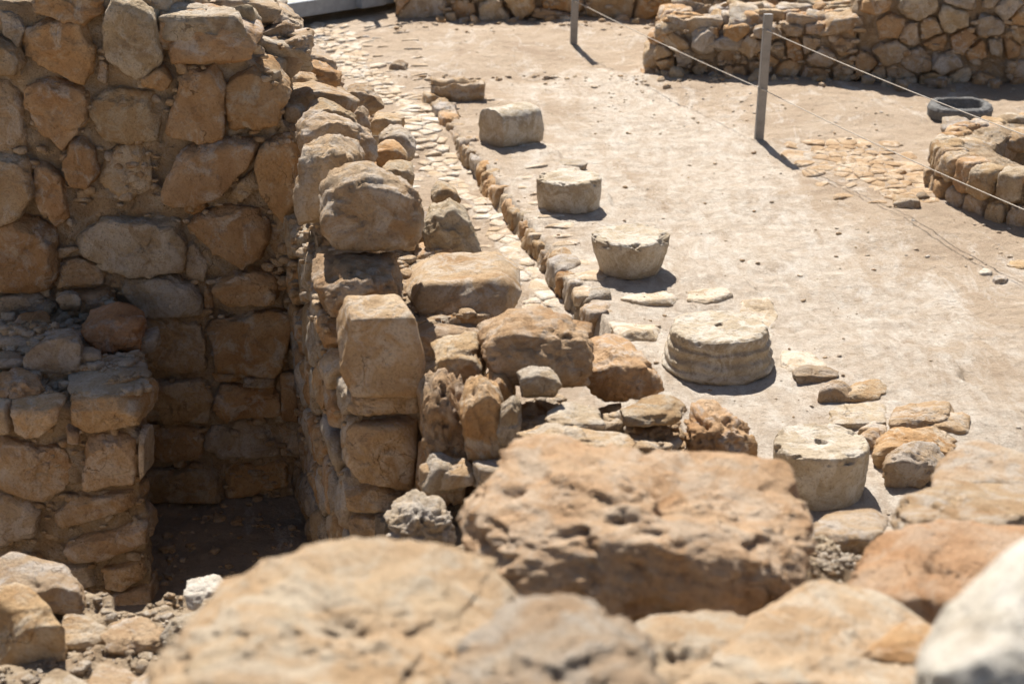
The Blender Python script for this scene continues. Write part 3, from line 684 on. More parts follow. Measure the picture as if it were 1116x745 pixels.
# ------------------------------------------------------------------ kerb and channel paving
kb = tag(empty('kerb', tuple(atZ(560, 230, 0))), 'row of tan kerb stones along the edge of the paved channel', 'kerb')
r = np.random.default_rng(55)
Yk = KB[1] - .25
while Yk < KA[1] + .2:
    L = r.uniform(.14, .36); wv = r.uniform(.15, .26); s = seed()
    dx = (KA[0] - KB[0]) / (KA[1] - KB[1]); U = np.array([dx, 1, 0]); U /= np.linalg.norm(U); R = np.array([U[1], -U[0], 0])
    c = np.array([xkerb(Yk + L / 2) + wv / 2 - .06 + r.uniform(-.02, .02), Yk + L / 2, -.085 + r.uniform(-.02, .02)])
    N = np.array([U + R * r.normal() * .12, -U + R * r.normal() * .12, R, -R + [0, 0, r.uniform(-.1, .25)], [r.normal() * .08, r.normal() * .08, 1], [0, 0, -1]]); N /= np.linalg.norm(N, axis=1)[:, None]
    h = np.array([L / 2 - .004, L / 2 - .004, wv / 2, wv / 2, .16, .2])
    h[:4] *= r.uniform(.98, 1.14, 4); N, h = chamfers(N, h, 6, r, .8, .97)
    Vr, Fr = rock_verts(N, h, 4, 14, 1.5, s)
    link('stone', mesh_from('stone', Vr, Fr, M[r.choice(['tan', 'warm', 'tan', 'grey'])]), c, kb, tint(r)); SOLIDS.append((Vr + c, Fr))
    Yk += L
# cobbles: one paved surface
def paving(region_px, z, spacing, asp, seed_, thick=.05, mat='cobble', merge=None, skip=.06, gap=.002, bounds=None):
    r = np.random.default_rng(seed_)
    b = [tuple(atZ(x, y, z)[:2]) for x, y in region_px]
    pts = scatter(b, spacing, r, .35, asp)
    hull = np.array(b); lo, hi = hull.min(axis=0) - .2, hull.max(axis=0) + .2
    box = [(lo[0], lo[1]), (hi[0], lo[1]), (hi[0], hi[1]), (lo[0], hi[1])]
    fr = (np.array([0., 0, 0]), np.array([1., 0, 0]), np.array([0., 1, 0]), np.array([0., 0, 1]))
    out = merge if merge is not None else []
    for c in voronoi(pts, box, asp):
        e = np.ptp(c, axis=0)
        if e.max() > spacing * 2.6: c = c.mean(axis=0) + (c - c.mean(axis=0)) * (spacing * 1.6 / e.max())
        m = c.mean(axis=0); k = len(out)
        if r.uniform() < skip: continue
        face_stone(c, (fr[0] + [0, 0, gz(*m)], fr[1], fr[2], fr[3]), thick * 2.5, gap, thick * r.uniform(.12, .45), 12, .5, lvl=4 if spacing > .3 else 3, cut=1, merge=out, r=r)
    return out
pv1 = paving([(326, 28), (384, 30), (400, 46), (438, 92), (464, 120), (468, 150), (440, 124), (376, 96), (352, 66)], .0, .15, .85, 61)
paving([(452, 120), (470, 124), (500, 170), (545, 225), (592, 282), (634, 338), (560, 345), (540, 280), (500, 225), (458, 205), (450, 160)], -.12, .16, .85, 62, merge=pv1, thick=.035)
tag(merged_mesh('channel_paving', pv1, 'cobble'), kind='structure')
pv2 = paving([(874, 162), (884, 158), (962, 158), (985, 184), (1004, 205), (1000, 222), (970, 222), (928, 204), (905, 196), (880, 178)], .0, .15, .85, 63, thick=.04, skip=0)
pp = tag(merged_mesh('paving_patch', pv2, 'cobble', None, tuple(atZ(940, 190, 0))), 'isolated patch of flat paving stones in the bare court near the round basin', 'paving'); pp.color = (.86, .77, .67, 1)
# flags on the column platform
pv3 = []
for k, q in enumerate(('676,330 690,322 722,319 742,330 735,338 700,338', '747,323 790,319 802,328 772,337 748,334', '806,330 840,326 850,344 842,358 806,346', '662,354 700,345 724,352 716,373 676,376', '852,382 884,384 906,404 872,412 850,400')):
    pq_ = np.array([tuple(atZ(x, y, .03)[:2]) for x, y in parse(q)]); m_ = pq_.mean(axis=0)
    face_stone(pq_, (np.array([0, 0, gz(*m_)]), np.array([1., 0, 0]), np.array([0, 1., 0]), np.array([0, 0, 1.])), .14, .004, .018, 12, .7, lvl=5, cut=0, merge=pv3)
tag(merged_mesh('platform_paving', pv3, 'drum'), kind='structure').color = (1.08, 1.04, 1.0, 1)

# ------------------------------------------------------------------ column drums
def revolve(prof, seg, seedv, amp=.010, hole=None, ecc=None, chips=.0):
    """prof: (radius, z) from top centre outwards, down and in to the bottom centre"""
    V, Fc = [], []; prof = np.array(prof, float)
    P = [prof[0]]
    for a, b in zip(prof[:-1], prof[1:]):
        n = max(1, int(np.linalg.norm(b - a) / .009)); P += [a + (b - a) * k / n for k in range(1, n + 1)]
    P = np.array(P); m = len(P)
    th = np.linspace(0, 2 * math.pi, seg, endpoint=False)
    V = np.stack([np.outer(P[:, 0], np.cos(th)), np.outer(P[:, 0], np.sin(th)), np.repeat(P[:, 1:2], seg, 1)], -1).reshape(-1, 3)
    I = np.arange(m * seg).reshape(m, seg); J = np.roll(I, -1, 1)
    Fc = np.stack([I[:-1], I[1:], J[1:], J[:-1]], -1).reshape(-1, 4)
    if hole:
        hx, hy, hr, hd = hole; d = np.hypot(V[:, 0] - hx, V[:, 1] - hy) * (1 + .35 * noise(V * 25 + 3)); top = V[:, 2] > prof[:, 1].max() - .02
        V[:, 2] -= np.where(top, hd * (1 - sst(hr * .7, hr * 1.15, d)), 0)
    o = seedv * 7.7
    d = np.stack([fbm(V * 5 + o + 9 * k, 3) for k in range(3)], 1) * amp + np.stack([noise(V * 34 + o + k) for k in range(3)], 1) * .0035
    edge = np.clip(1 - np.abs(V[:, 2] - prof[:, 1].max()) / .05, 0, 1) * np.clip((np.hypot(V[:, 0], V[:, 1]) / prof[:, 0].max() - .75) * 5, 0, 1)
    ch = np.clip(fbm(V * 9 + o, 3) - .15, 0, 1) * edge * chips
    V = V + d; V[:, :2] *= (1 - ch * .35)[:, None]; V[:, 2] -= ch * .10
    return V, Fc
gd = 'column drums standing along the channel kerb'
def drum(label, px, pyb, prof_px, seedv, **k):
    """prof_px: list of (half width in px, height in px) from the top outwards"""
    q = on_ground(px, pyb); rad = max(a for a, _ in prof_px[-3:]); s = (q[1] * cp - (q[2] - CAMH) * sp) / F
    cy = q + np.array([0, 1, 0]) * prof_px[-2][0] * s
    s2 = s * 1.02; z0 = gz(cy[0], cy[1]) - .015
    el = math.cos(math.atan2(CAMH, cy[1]))
    prof = [(a * s2, b * s2 / el) for a, b in prof_px]
    Vd, Fd = revolve(prof, 220, seedv, **k); X0 = atY(px, pyb, cy[1])[0]; loc = (X0, cy[1], z0)
    rz = 0.4 * seedv; c, sn = math.cos(rz), math.sin(rz)
    o = link('column_drum', mesh_from('column_drum', Vd, Fd, M['drum']), loc); tag(o, label, 'column drum', gd); BOULD.append((Vd + np.array(loc), Fd))
    return o
def hscale(y): return 1.0
drum('tall column drum with a square hole nearest to the rubble wall', 890, 556, [(0, 57), (6, 57), (26, 57), (50, 56.5), (52, 54), (51, 30), (48.5, 3), (47, 0), (0, 0)], 1, hole=(0, .0, .032, .08), chips=.7)
o = drum('moulded column base with ring grooves and a hole in its top', 781, 419, [(0, 44), (20, 44), (49, 44), (53, 42), (54, 38), (54, 35), (52.5, 33), (53, 31), (56, 29), (56.5, 26), (55.5, 24), (55, 22), (56, 20), (59, 17), (59.8, 14), (58.8, 11.5), (59, 10), (61, 8), (62.5, 4.5), (60, 1), (58, 0), (0, 0)], 2, hole=(0.0, .01, .03, .07), chips=.6, amp=.013)
o['category'] = 'column base'; o.name = 'moulded_plinth'
drum('bowl shaped column drum narrowing to its base beyond the moulded one', 686, 304, [(0, 40), (20, 40.5), (39, 40), (42.5, 38.5), (42, 31), (38, 17), (34, 5), (32, 1), (30, 0), (0, 0)], 3, chips=.8)
drum('short upright column drum between the bowl shaped drum and the lying block', 620, 233, [(0, 33), (20, 33), (33, 33), (35, 31.5), (34.8, 18), (33.5, 2), (32, 0), (0, 0)], 4, chips=.7)
# lying half drum: D-shaped section, axis to the right
def lying(label, name, cat, pxc, pyb, Lpx, Hpx, sect, seedv, rz, mat='drum', rough=1.0, group=None, carve=None, color=None):
    q = on_ground(pxc, pyb); s = (q[1] * cp - (q[2] - CAMH) * sp) / F; L, Hh = Lpx * s, Hpx * s
    n = 60; ang = np.linspace(0, 2 * math.pi, n, endpoint=False); S = np.array([sect(a) for a in ang]) * Hh
    m = 44; us = np.linspace(-.5, .5, m); V = []
    for u in us:
        V.append(np.stack([np.full(n, u * L), S[:, 0], S[:, 1]], 1))
    caps = 8
    def cap(u, side): return [np.stack([np.full(n, u * L + side * 0.006 * (1 - k / caps)), S[:, 0] * k / caps, S[:, 1] * k / caps + (1 - k / caps) * Hh * .5], 1) for k in range(1, caps)]
    Vt = np.vstack(cap(-.5, -1) + V + cap(.5, 1)[::-1]); mm = len(Vt) // n
    I = np.arange(mm * n).reshape(mm, n); J = np.roll(I, -1, 1)
    Fc = [list(x) for x in np.stack([I[:-1], J[:-1], J[1:], I[1:]], -1).reshape(-1, 4)] + [list(I[0][::-1]), list(I[-1])]
    if carve: Vt = carve(Vt, L, Hh)
    d = np.stack([fbm(Vt * 5 + seedv * 5 + 9 * k, 3) for k in range(3)], 1) * .014 * rough + np.stack([noise(Vt * 28 + k) for k in range(3)], 1) * .005 * rough
    Vt = Vt + d
    c, sn = math.cos(rz), math.sin(rz); Vt = np.stack([Vt[:, 0] * c - Vt[:, 1] * sn, Vt[:, 0] * sn + Vt[:, 1] * c, Vt[:, 2]], 1)
    loc = (q[0], q[1] + .5 * Hh, gz(q[0], q[1] + .2) - .01)
    o = link(name, mesh_from(name, Vt, Fc, M[mat]), loc, None, color); return tag(o, label, cat, group)
def dsect(a):
    x, y = math.cos(a), math.sin(a)
    p = 2.9 if y > 0 else 6
    k = (abs(x) ** p + abs(y) ** p) ** (-1 / p); return (x * k * .56, (y * k * .5) + .5)
lying('round topped half drum lying on its side, grey weathered top', 'column_fragment', 'column fragment', 557, 159, 54, 41, dsect, 3, math.radians(36), group=gd)
def carve(V, L, Hh):
    g = V[:, 2] > Hh * .45
    d = np.abs(V[:, 1] + Hh * .15 - .05 * np.sin(V[:, 0] * 6)); V = V.copy()
    V[:, 2] -= np.where(g, .30 * Hh * np.exp(-(d / (.14 * Hh)) ** 2) * (V[:, 0] < L * .3), 0)
    V[:, 1] += .06 * Hh * np.sin(V[:, 2] / Hh * 12)
    return V
lying('brown carved fragment with a groove lying at the far end of the kerb', 'carved_fragment', 'carved stone', 500, 111, 57, 24, dsect, 5, math.radians(-4), mat='tan', rough=2.0, carve=carve, group=gd)

# ------------------------------------------------------------------ stones at the court edge, right of the near drum
ge = 'stones at the edge of the court beside the near drum'
def eb(label, poly, **k):
    k.setdefault('group', ge); k['z'] = 'g'; k.setdefault('depth', .28); return wb(label, poly, **k)
eb('dark flat stone farthest along the court edge cluster', '866,402 874,397 912,400 914,410 900,418 874,412', mat='grey', depth=.2, color=(.75, .7, .66))
eb('pointed small stone leaning on a long tan block', '896,428 902,416 911,411 928,422 928,436 906,440', depth=.16, p=7)
eb('long tan block behind the pointed small stone', '922,424 934,416 958,412 968,420 970,436 952,438 930,436', depth=.3)
eb('flat pale slab among the court edge stones', '900,452 916,440 956,436 970,444 968,460 940,466 908,462', depth=.4, mat='grey', p=12, strata=.5)
eb('long peach coloured stone with smooth top', '970,462 976,444 1000,438 1040,434 1050,446 1040,456 1000,466 984,470', depth=.35, p=7)
eb('wedge shaped stone at the right end of the cluster', '1018,456 1030,450 1056,450 1060,460 1061,474 1040,470', depth=.22)
eb('big brown rounded rock at the back of the cluster', '954,488 966,470 1000,458 1032,464 1050,478 1040,498 1008,512 972,508', depth=.4, p=7, pits=.6, rough=1.2, mat='warm')
eb('rough round rock lowest in the cluster beside the drum', '969,508 974,486 996,476 1020,478 1034,498 1028,518 1000,534 984,530', z=.02, depth=.32, p=7, mat='tan', rough=1.2)
eb('small rubble stone between the drum and the rounded rocks', '938,482 944,468 960,464 972,474 962,488 950,492', depth=.2, rough=1.4)
eb('tiny block in front of the flat pale slab', '944,466 952,458 966,460 970,470 956,474', depth=.14)
eb('broken stone against the right of the small rubble stone', '964,470 976,464 996,466 992,474 974,478', depth=.16, mat='grey')
eb('lone peach stone on bare earth at the right picture edge', '1096,288 1104,282 1130,280 1132,292 1104,294', depth=.25, p=7, z=.02)
eb('small white stone pair piece near the lone peach stone', '1066,296 1074,292 1082,294 1080,300 1070,302', depth=.1, mat='white', z=0.01)
eb('small grey white stone beside its whiter neighbour', '1082,302 1090,299 1100,302 1096,310 1086,309', depth=.1, mat='grey', z=.01)
eb('squat grey rock beside the far cobbles', '426,70 430,66 438,64 446,70 444,77 432,78', mat='grey', depth=.25, color=(.8, .76, .72))
eb('worn stone lying just beyond the half drum and upright drum', '608,178 612,174 636,174 640,178 630,183 612,183', mat='grey', depth=.2, z=.01)
eb('rectangular dressed stone set at the end of the paving patch', '972,222 974,212 996,210 1000,218 996,226 978,228', depth=.22, p=14, rough=.6, z=.0)
eb('dark wedge stone beside the dressed stone of the paving patch', '996,216 1000,208 1006,208 1008,214 1002,220', depth=.15, mat='grey', color=(.6, .56, .52))

# ------------------------------------------------------------------ walls beyond the court
def vwall(name, label, cat, A, Bp, h0, h1, depth, spacing, seedv, mats, asp=1.25, core=True, tops=0, prot=(.01, .08), lvl=4, z0=-.05, tint_=.13):
    """free-standing rubble wall from A to B (xy), stones on its near face and loose-set stones along the top"""
    A, Bp = np.array([*A, 0.]), np.array([*Bp, 0.]); L = np.linalg.norm(Bp - A); U = (Bp - A) / L; Nn = np.array([U[1], -U[0], 0]); 
    if Nn[1] > 0: Nn = -Nn
    t = tag(empty(name, (A + Bp) / 2), label, cat)
    bk = -Nn * depth
    lump([A - Nn * .06 + [0, 0, z0 - .1], Bp - Nn * .06 + [0, 0, z0 - .1], Bp + bk + [0, 0, z0 - .1], A + bk + [0, 0, z0 - .1],
          A - Nn * .06 + [0, 0, h0 - .07], Bp - Nn * .06 + [0, 0, h1 - .07], Bp + bk + [0, 0, h1 - .05], A + bk + [0, 0, h0 - .05]], .07, .05, 3, 'mortar_core', 'mortar', t, seedv)
    r = np.random.default_rng(seedv); fr = (A, U, np.array([0, 0, 1.]), Nn)
    bd = [(0, z0), (L, z0), (L, h1), (0, h0)]
    cells = voronoi(scatter(bd, spacing, r, .5, asp), bd, asp); n = 0
    for c in cells:
        if np.ptp(c[:, 0]) < .05 or np.ptp(c[:, 1]) < .04: continue
        m_ = c.mean(axis=0); a_ = r.normal() * .10; k_ = r.uniform(.84, 1.08); c = m_ + (c - m_) @ np.array([[math.cos(a_), math.sin(a_)], [-math.sin(a_), math.cos(a_)]]) * k_
        if r.uniform() < .06: continue
        face_stone(c, fr, .26, .004, r.uniform(*prot), 8, 1.4, r.choice(mats), parent=t, lvl=lvl, color=tint(r, tint_)); n += 1
    joint_chips(t, fr, [(0, z0), (L, min(h0, h1) - .05)], int(L * 42), 'tan', seedv + 500, .015, .06, .03)
    for k in range(int(L * 4)):
        c = A + U * r.uniform(0, L) + Nn * abs(r.normal() * .12 + .1) + [0, 0, .0]; sz = r.uniform(.03, .075)
        N = np.vstack([np.eye(3), -np.eye(3)]) + r.normal(size=(6, 3)) * .25; N /= np.linalg.norm(N, axis=1)[:, None]; h = sz * r.uniform(.7, 1.4, 6); N, h = chamfers(N, h, 4, r)
        Vr, Fr = rock_verts(N, h, 3, 12, 1.2, seed()); link('stone', mesh_from('stone', Vr, Fr, M[r.choice(mats)]), c, t, tint(r))
    for k in range(tops):
        u, v = r.uniform(.02, .98), r.uniform(.1, .95); c = A + U * L * u - Nn * depth * v + [0, 0, h0 + (h1 - h0) * u - .03]
        sz = r.uniform(.09, .2); N = np.array([[1, 0, 0], [-1, 0, 0], [0, 1, 0], [0, -1, 0], [0, 0, 1], [0, 0, -1]], float) + r.normal(size=(6, 3)) * .2; N /= np.linalg.norm(N, axis=1)[:, None]
        h = np.array([1.1, 1.1, .8, .8, .6, .6]) * sz * r.uniform(.7, 1.2, 6); N, h = chamfers(N, h, 4, r)
        Vr, Fr = rock_verts(N, h, 4, 8, 1.3, seed()); link('stone', mesh_from('stone', Vr, Fr, M[r.choice(mats)]), c, t, tint(r))
    return t
mm_ = ['warm', 'tan', 'tan', 'grey', 'tan']
pa, pb, pc_ = atZ(712, 79, 0), atZ(930, 88, 0), atZ(1150, 92, 0)
vwall('rubble_wall', 'low dry rubble wall beyond the court with a rounded left end', 'wall', pa[:2], pb[:2], .56, .66, 1.1, .24, 21, mm_, tops=62)
vwall('rubble_wall', 'higher right hand stretch of the rubble wall rising to the picture top', 'wall', pb[:2] + [0, .02], pc_[:2] + [.6, 0], .98, 1.25, .9, .26, 22, mm_, tops=10)
# rounded end of the low wall
t = tag(empty('boulder_pile', tuple(atZ(705, 78, 0))), 'heap of boulders rounding off the left end of the rubble wall', 'boulder pile')
for poly in ('698,60 702,46 716,42 728,48 730,66 716,72 702,70', '700,78 700,64 712,58 726,64 728,78 712,82', '712,46 712,30 718,24 724,30 726,44', '704,42 708,32 716,30 720,42 712,48', '697,80 698,74 708,72 712,80 704,84', '722,62 720,50 728,52 730,66 726,72'):
    boulder('stone', None, None, parse(poly), Y=pa[1] - .05 + rng.uniform(-.05, .1), depth=.3, mat=rng.choice(['warm', 'tan']), parent=t, lvl=4)
gt = 'larger stones on the low rubble wall'
for lab, poly, Y in (('domed orange stone on the left part of the rubble wall', '734,32 740,18 754,14 766,22 768,38 752,44 738,42', 21.4), ('upright pale stone on the face of the rubble wall', '752,50 756,30 766,26 774,34 774,52 764,56', 21.1),
                     ('white grey jagged stone on the face of the rubble wall', '772,50 776,36 790,32 806,36 808,50 792,54', 21.1), ('peaked orange stone on top of the rubble wall', '786,22 794,6 808,12 814,28 804,34 790,30', 21.8),
                     ('brown stone seen above the rope post', '820,14 824,4 834,2 840,8 838,18 826,18', 22.2), ('loaf shaped stone right of the stone above the rope post', '840,14 846,4 856,4 858,14 848,18', 22.2), ('wide reddish stone between two peaked stones on the wall', '766,32 772,16 788,16 792,32 778,36', 21.6)):
    T_('boulder', lab, 'stone', parse(poly), Y=Y, depth=.3, mat='warm' if 'grey' not in lab and 'pale' not in lab else 'grey', group=gt, lvl=4)
# wall behind, with a dark opening
pq = atZ(735, 60, 0)
Yq = 23.3
def xq(px): return float(atY(px, 5, Yq)[0])
vwall('rubble_wall', 'brown wall of large blocks behind the low rubble wall, left of a dark opening', 'wall', (xq(738), Yq), (xq(868), Yq), .95, 1.1, .6, .42, 31, ['warm'])
vwall('rubble_wall', 'tall wall of large blocks to the right of the dark opening', 'wall', (xq(936), Yq), (xq(1180), Yq), 1.5, 1.7, .6, .42, 32, ['warm', 'tan'])
op = empty('stone_niche', (xq(902), Yq + .2, 0)); tag(op, 'dark roofed opening between the blocks of the far wall', 'niche')
nb = [(xq(862), Yq + .15), (xq(942), Yq + .15)]
lump([(nb[0][0], Yq + 1.6, -.1), (nb[1][0], Yq + 1.6, -.1), (nb[1][0], Yq + 1.9, -.1), (nb[0][0], Yq + 1.9, -.1), (nb[0][0], Yq + 1.6, 1.9), (nb[1][0], Yq + 1.6, 1.9), (nb[1][0], Yq + 1.9, 1.9), (nb[0][0], Yq + 1.9, 1.9)], .1, .05, 3, 'back_stone', 'mortar', op)
lump([(nb[0][0] - .3, Yq + .02, 1.05), (nb[1][0] + .3, Yq + .02, 1.05), (nb[1][0] + .3, Yq + 1.9, 1.05), (nb[0][0] - .3, Yq + 1.9, 1.05), (nb[0][0] - .3, Yq + .02, 1.35), (nb[1][0] + .3, Yq + .02, 1.35), (nb[1][0] + .3, Yq + 1.9, 1.35), (nb[0][0] - .3, Yq + 1.9, 1.35)], .1, .04, 3, 'lintel', 'warm', op)
# row of large stones at the far end
pe, pf = atZ(432, 20, 0), atZ(742, 22, 0)
vwall('rubble_wall', 'ragged row of large stones along the far end of the court', 'wall', pe[:2], pf[:2], .42, .6, .9, .42, 33, ['tan', 'warm', 'grey'], tops=16, prot=(.0, .16))

# ------------------------------------------------------------------ round basin at the right
cen = np.array([5.15, 16.15, 0]); Rb = 1.28; HB = .46
rb = tag(empty('round_basin', tuple(cen)), 'circular low stone basin at the right edge with a hollow centre', 'basin')
seg, rings = 120, []
prof = [(Rb + .0, -.2), (Rb, .1), (Rb - .03, HB - .12), (Rb - .10, HB - .05), (Rb - .35, HB - .04), (Rb - .48, HB - .08), (Rb - .5, .1), (Rb - .5, -.12), (0.01, -.12)]
Vc, Fc = revolve([(a - .05, b) for a, b in prof[::-1]], 200, 9, amp=.04)
link('mortar_core', mesh_from('mortar_core', Vc, Fc[:, ::-1], M['mortar']), cen, rb); SOLIDS.append((Vc + cen, Fc))
r = np.random.default_rng(77)
def ring_row(R, z0, z1, outward, spacing, seedv, rows):
    r = np.random.default_rng(seedv); Lc = 2 * math.pi * R; bd = [(0, z0), (Lc, z0), (Lc, z1), (0, z1)]
    pts = []
    for k in range(rows):
        u = r.uniform(0, spacing)
        while u < Lc - spacing * .3: pts.append((u, z0 + (z1 - z0) * (k + .5) / rows + r.uniform(-.03, .03))); u += spacing * r.uniform(.7, 1.4)
    def curve(c):
        a = c[0] / R; rad = np.array([math.cos(a), math.sin(a), 0]) ; n = rad * outward
        Uv = np.array([-math.sin(a), math.cos(a), 0]); return cen + rad * R + [0, 0, c[1]], Uv, n
    for c in voronoi(pts, bd, 1.0):
        if np.ptp(c[:, 0]) < .05: continue
        a = c.mean(axis=0)[0] / R
        if not (math.radians(95) < a < math.radians(300) or outward < 0): continue
        face_stone(c, (np.zeros(3), np.array([1., 0, 0]), np.array([0, 0, 1.]), np.array([0, -1., 0])), .3 if outward > 0 else .16, .006, r.uniform(.03, .09), 6, 1.0, r.choice(['tan', 'tan', 'grey', 'warm']), parent=rb, lvl=4, curve=curve)
ring_row(Rb, -.08, HB, 1, .21, 71, 2)
ring_row(Rb - .48, -.08, HB - .1, -1, .2, 72, 2)
for k, (x, y, sz, mt) in enumerate(((1040, 136, 30, 'grey'), (1072, 142, 46, 'tan'), (1108, 148, 44, 'tan'), (1052, 160, 34, 'tan'))):
    boulder('stone', None, None, parse(f'{x-sz/2},{y+8} {x-sz*.4},{y-10} {x+sz*.3},{y-12} {x+sz/2},{y} {x+sz*.35},{y+16} {x-sz*.3},{y+14}'), z=.28, depth=.3, mat=mt, parent=rb, lvl=4, p=8)
# hollow grey stone ring behind it
q = on_ground(1053, 136); s = q[1] / F * 1.03
Vr, Fr = revolve([(0, .0), (.12, .0), (.17, .03), (.20, .15), (.24, .21), (.30, .225), (.325, .20), (.33, .10), (.30, 0), (0.0, 0)], 160, 12, amp=.02)
Vr, Fr = revolve([(0.005, .01), (.20, .015), (.235, .08), (.25, .16), (.28, .172), (.325, .155), (.345, .12), (.335, .03), (.30, -.01), (0.005, -.01)], 160, 12, amp=.011)
loc = (q[0], q[1] + .32, gz(q[0], q[1]) - .01)
tag(link('stone_mortar', mesh_from('stone_mortar', Vr, Fr, M['basalt']), loc), 'dark grey hollowed stone ring lying behind the round basin', 'stone mortar')

# ------------------------------------------------------------------ posts and ropes
def box_bm(bm, x0, x1, y0, y1, z0, z1, bev=.004):
    r_ = bmesh.ops.create_cube(bm, size=1); vv = r_['verts']
    for v in vv: v.co = Vector((x0 + (v.co.x + .5) * (x1 - x0), y0 + (v.co.y + .5) * (y1 - y0), z0 + (v.co.z + .5) * (z1 - z0)))
    es = list({e for v in vv for e in v.link_edges})
    if bev: bmesh.ops.bevel(bm, geom=es, offset=bev, segments=2, affect='EDGES')
def bm_obj(name, bm, mat, loc=(0, 0, 0), parent=None):
    me = bpy.data.meshes.new(name); bm.normal_update(); bm.to_mesh(me); bm.free(); me.materials.append(M[mat]); return link(name, me, loc, parent)
P1, P2_ = on_ground(827, 152), on_ground(625, 48)
step = (P1 - P2_); P3 = P1 + step; P3[2] = 0; P0 = P2_ - step
ang = math.atan2(step[1], step[0])
posts = []
for P, lab in ((P1, 'grey square steel rope post standing before the low rubble wall'), (P2_, 'grey steel rope post farther back near the far row of stones')):
    t = empty('rope_post', P); tag(t, lab, 'post', 'posts of the rope barrier')
    bm = bmesh.new(); box_bm(bm, -.043, .043, -.03, .03, -.1, 1.27, .004); bm_obj('post_shaft', bm, 'steel', P, t).rotation_euler = (0, math.radians(1.6), .15)
    for zz in (.53, 1.12):
        bm = bmesh.new(); bmesh.ops.create_cone(bm, segments=12, radius1=.012, radius2=.012, depth=.10, cap_ends=True)
        o = bm_obj('rope_eye', bm, 'steel', P + np.array([zz * .028, 0, zz]), t); o.rotation_euler = (0, math.pi / 2, 0)
def rope(A, Bv, sag, label, knots=(.004, .996)):
    n = 60; V, Fc = [], []; A, Bv = np.array(A), np.array(Bv); k = 8; rad = .0048
    for i in range(n + 1):
        t = i / n; c = A + (Bv - A) * t - np.array([0, 0, sag * 4 * t * (1 - t)]); rr = rad * (1 + (1.9 if any(abs(t - kk) < .012 for kk in knots) else 0))
        for j in range(k):
            a = 2 * math.pi * j / k; V.append(c + rr * np.array([math.cos(a), 0, math.sin(a)]))
    for i in range(n):
        for j in range(k): Fc.append([i * k + j, i * k + (j + 1) % k, (i + 1) * k + (j + 1) % k, (i + 1) * k + j])
    loc = (A + Bv) / 2
    o = link('rope', mesh_from('rope', np.array(V) - loc, np.array(Fc), M['rope']), loc); return tag(o, label, 'rope', 'ropes strung between the posts')
def up(P, z): return np.array([P[0] + z * .028, P[1] - .04, z])
rope(up(P2_, .55), up(P1, .53), .02, 'lower rope with a knot from the far post down to the front post', (.004, .575, .996))
rope(up(P1, 1.12), up(P3, 1.12), .03, 'upper rope from the front post out over the stone ring')
rope(up(P1, .53), up(P3, .55), .03, 'lower rope from the front post passing before the round basin')
t = empty('rope_post', P3); tag(t, 'rope post outside the right edge holding the basin ropes', 'post', 'posts of the rope barrier')
bm = bmesh.new(); box_bm(bm, -.043, .043, -.03, .03, -.1, 1.27); bm_obj('post_shaft', bm, 'steel', P3, t)

# ------------------------------------------------------------------ metal walkway at the top left
wa, wb_ = atZ(322, 20, .12), atZ(412, 6, .12)
wk = tag(empty('metal_walkway', tuple(wa)), 'blue grey metal walkway beam with beige deck at the top edge', 'walkway')
d = wb_ - wa; L = np.linalg.norm(d[:2]); aw = math.atan2(d[1], d[0])
def wpart(name, mat, *b):
    bm = bmesh.new(); box_bm(bm, *b, .006); o = bm_obj(name, bm, mat, wa, wk); o.rotation_euler = (0, 0, aw); return o
wpart('side_beam', 'paint', -1.2, L + 1.6, 0, .08, 0, .2)
wpart('deck', 'deck', -1.2, L + 1.6, .083, 1.3, .1, .17)
wpart('side_beam', 'paint', -1.2, L + 1.6, 1.31, 1.39, 0, .2)
wpart('bracket', 'paint', L * .72, L * 1.02, -.14, -.003, .02, .26)
for u in (-.9, L * .95, L + 1.3):
    wpart('railing_post', 'paint', u, u + .06, .002 + .083, .14, .172, 1.2)
wpart('handrail', 'paint', -1.2, L + 1.6, .09, .13, 1.203, 1.26)

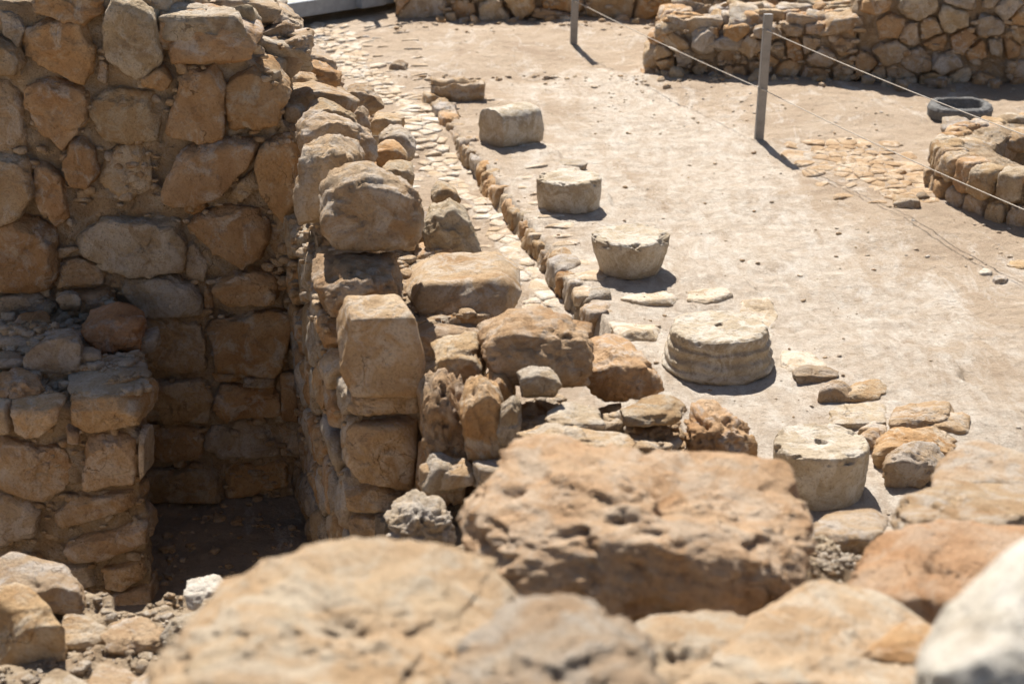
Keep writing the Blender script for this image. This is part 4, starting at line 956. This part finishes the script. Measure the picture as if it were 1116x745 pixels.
# ------------------------------------------------------------------ loose small stuff dropped on the surfaces
Vs, Fs, n, nf = [], [], 0, 0
for v, f in SOLIDS + BOULD:
    Vs.append(v); n0 = n; n += len(v)
    if f.shape[1] == 4: f = np.vstack([f[:, [0, 1, 2]], f[:, [0, 2, 3]]])
    Fs.append(f + n0); nf += len(f)
    if len(Fs) == len(SOLIDS): nsolid = nf
bvh = BVHTree.FromPolygons(np.vstack(Vs).tolist(), np.vstack(Fs).tolist(), all_triangles=True)
def drop(name, label, n, region, smin, smax, mat, lvl, seedv, zmin=-.5, maxslope=.55, pw=2.6, onb=.0):
    """region(r) gives a pixel; pieces lie where the ray meets the scene"""
    r = np.random.default_rng(seedv); parts = []; o = Vector((0, 0, CAMH)); tr = 0
    D, Fc = ico(lvl)
    while len(parts) < n and tr < n * 6:
        tr += 1; px, py = region(r); dd = Vector(ray(px, py)).normalized()
        hit, nn, fi, _ = bvh.ray_cast(o, dd)
        if hit is None or (fi >= nsolid and r.uniform() > onb) or nn.z < maxslope or hit.z < zmin: continue
        sz = smin * (smax / smin) ** (r.uniform() ** pw)
        A = np.array([r.uniform(.8, 1.4), r.uniform(.7, 1.1), r.uniform(.4, .8)]) * sz
        N = r.normal(size=(9, 3)); N /= np.linalg.norm(N, axis=1)[:, None]; h = r.uniform(.75, 1.0, 9)
        V = D * gauge(D, np.vstack([N, np.eye(3), -np.eye(3)]), np.concatenate([h, np.ones(6)]), 9)[:, None] * A
        V = V * (1 + .12 * noise(D * 2 + tr))[:, None]
        a = r.uniform(0, 6.28); c, s = math.cos(a), math.sin(a); V = np.stack([V[:, 0] * c - V[:, 1] * s, V[:, 0] * s + V[:, 1] * c, V[:, 2]], 1)
        parts.append((V + np.array(hit) + [0, 0, sz * .12], Fc))
    o_ = merged_mesh(name, parts, mat); tag(o_, label, None, None, 'stuff'); return o_
U = lambda x0, x1, y0, y1: (lambda r: (r.uniform(x0, x1), r.uniform(y0, y1)))
def band(r):                                                    # gravelly zones of the court
    k = r.integers(0, 4)
    return [(r.uniform(850, 1116), r.uniform(90, 160)), (r.uniform(960, 1116), r.uniform(210, 300)), (r.uniform(640, 840), r.uniform(90, 150)), (r.uniform(440, 700), r.uniform(30, 100))][k]
drop('gravel', 'small gravel scattered over the bare court', 450, band, .004, .022, 'cobble', 2, 1)
drop('pebbles', 'scattered pebbles over the plaster floor', 80, U(560, 1116, 90, 480), .004, .018, 'cobble', 2, 2)
drop('gravel', 'fine gravel heap between the huge boulder and the drum', 420, lambda r: (r.normal(915, 26), r.normal(596, 14)), .005, .02, 'grey', 2, 3)
drop('rubble', 'small rubble on the low crumbling wall', 900, U(545, 830, 405, 500), .010, .06, 'tan', 3, 4, .3, .3)
drop('rubble', 'loose chips along the near edge of the sunken room', 260, U(0, 330, 600, 745), .006, .03, 'grey', 3, 5, .1, .3)
drop('rubble', 'small rubble between the stones on top of the long wall', 400, U(300, 560, 20, 360), .012, .05, 'tan', 3, 6, .6, .4)
drop('rubble', 'small rubble on the pier top', 220, U(0, 160, 325, 430), .012, .05, 'grey', 3, 7, .2, .4)
drop('rubble', 'small stones strewn between foreground boulders', 220, U(600, 1116, 520, 745), .005, .02, 'tan', 3, 8, .3, .4)
drop('rubble', 'chips strewn along kerb and column platform', 200, U(470, 960, 110, 500), .005, .024, 'tan', 2, 9, -.2, .5)
drop('gravel', 'chips along the foot of the far walls', 400, lambda r: (r.uniform(430, 1116), r.choice([22, 82]) + abs(r.normal(0, 6))), .01, .05, 'tan', 2, 10, -.2, .5)

drop('rubble', 'fallen chips on the floor of the sunken room', 90, U(165, 335, 545, 660), .012, .05, 'tan', 3, 11, -1.2, .5)
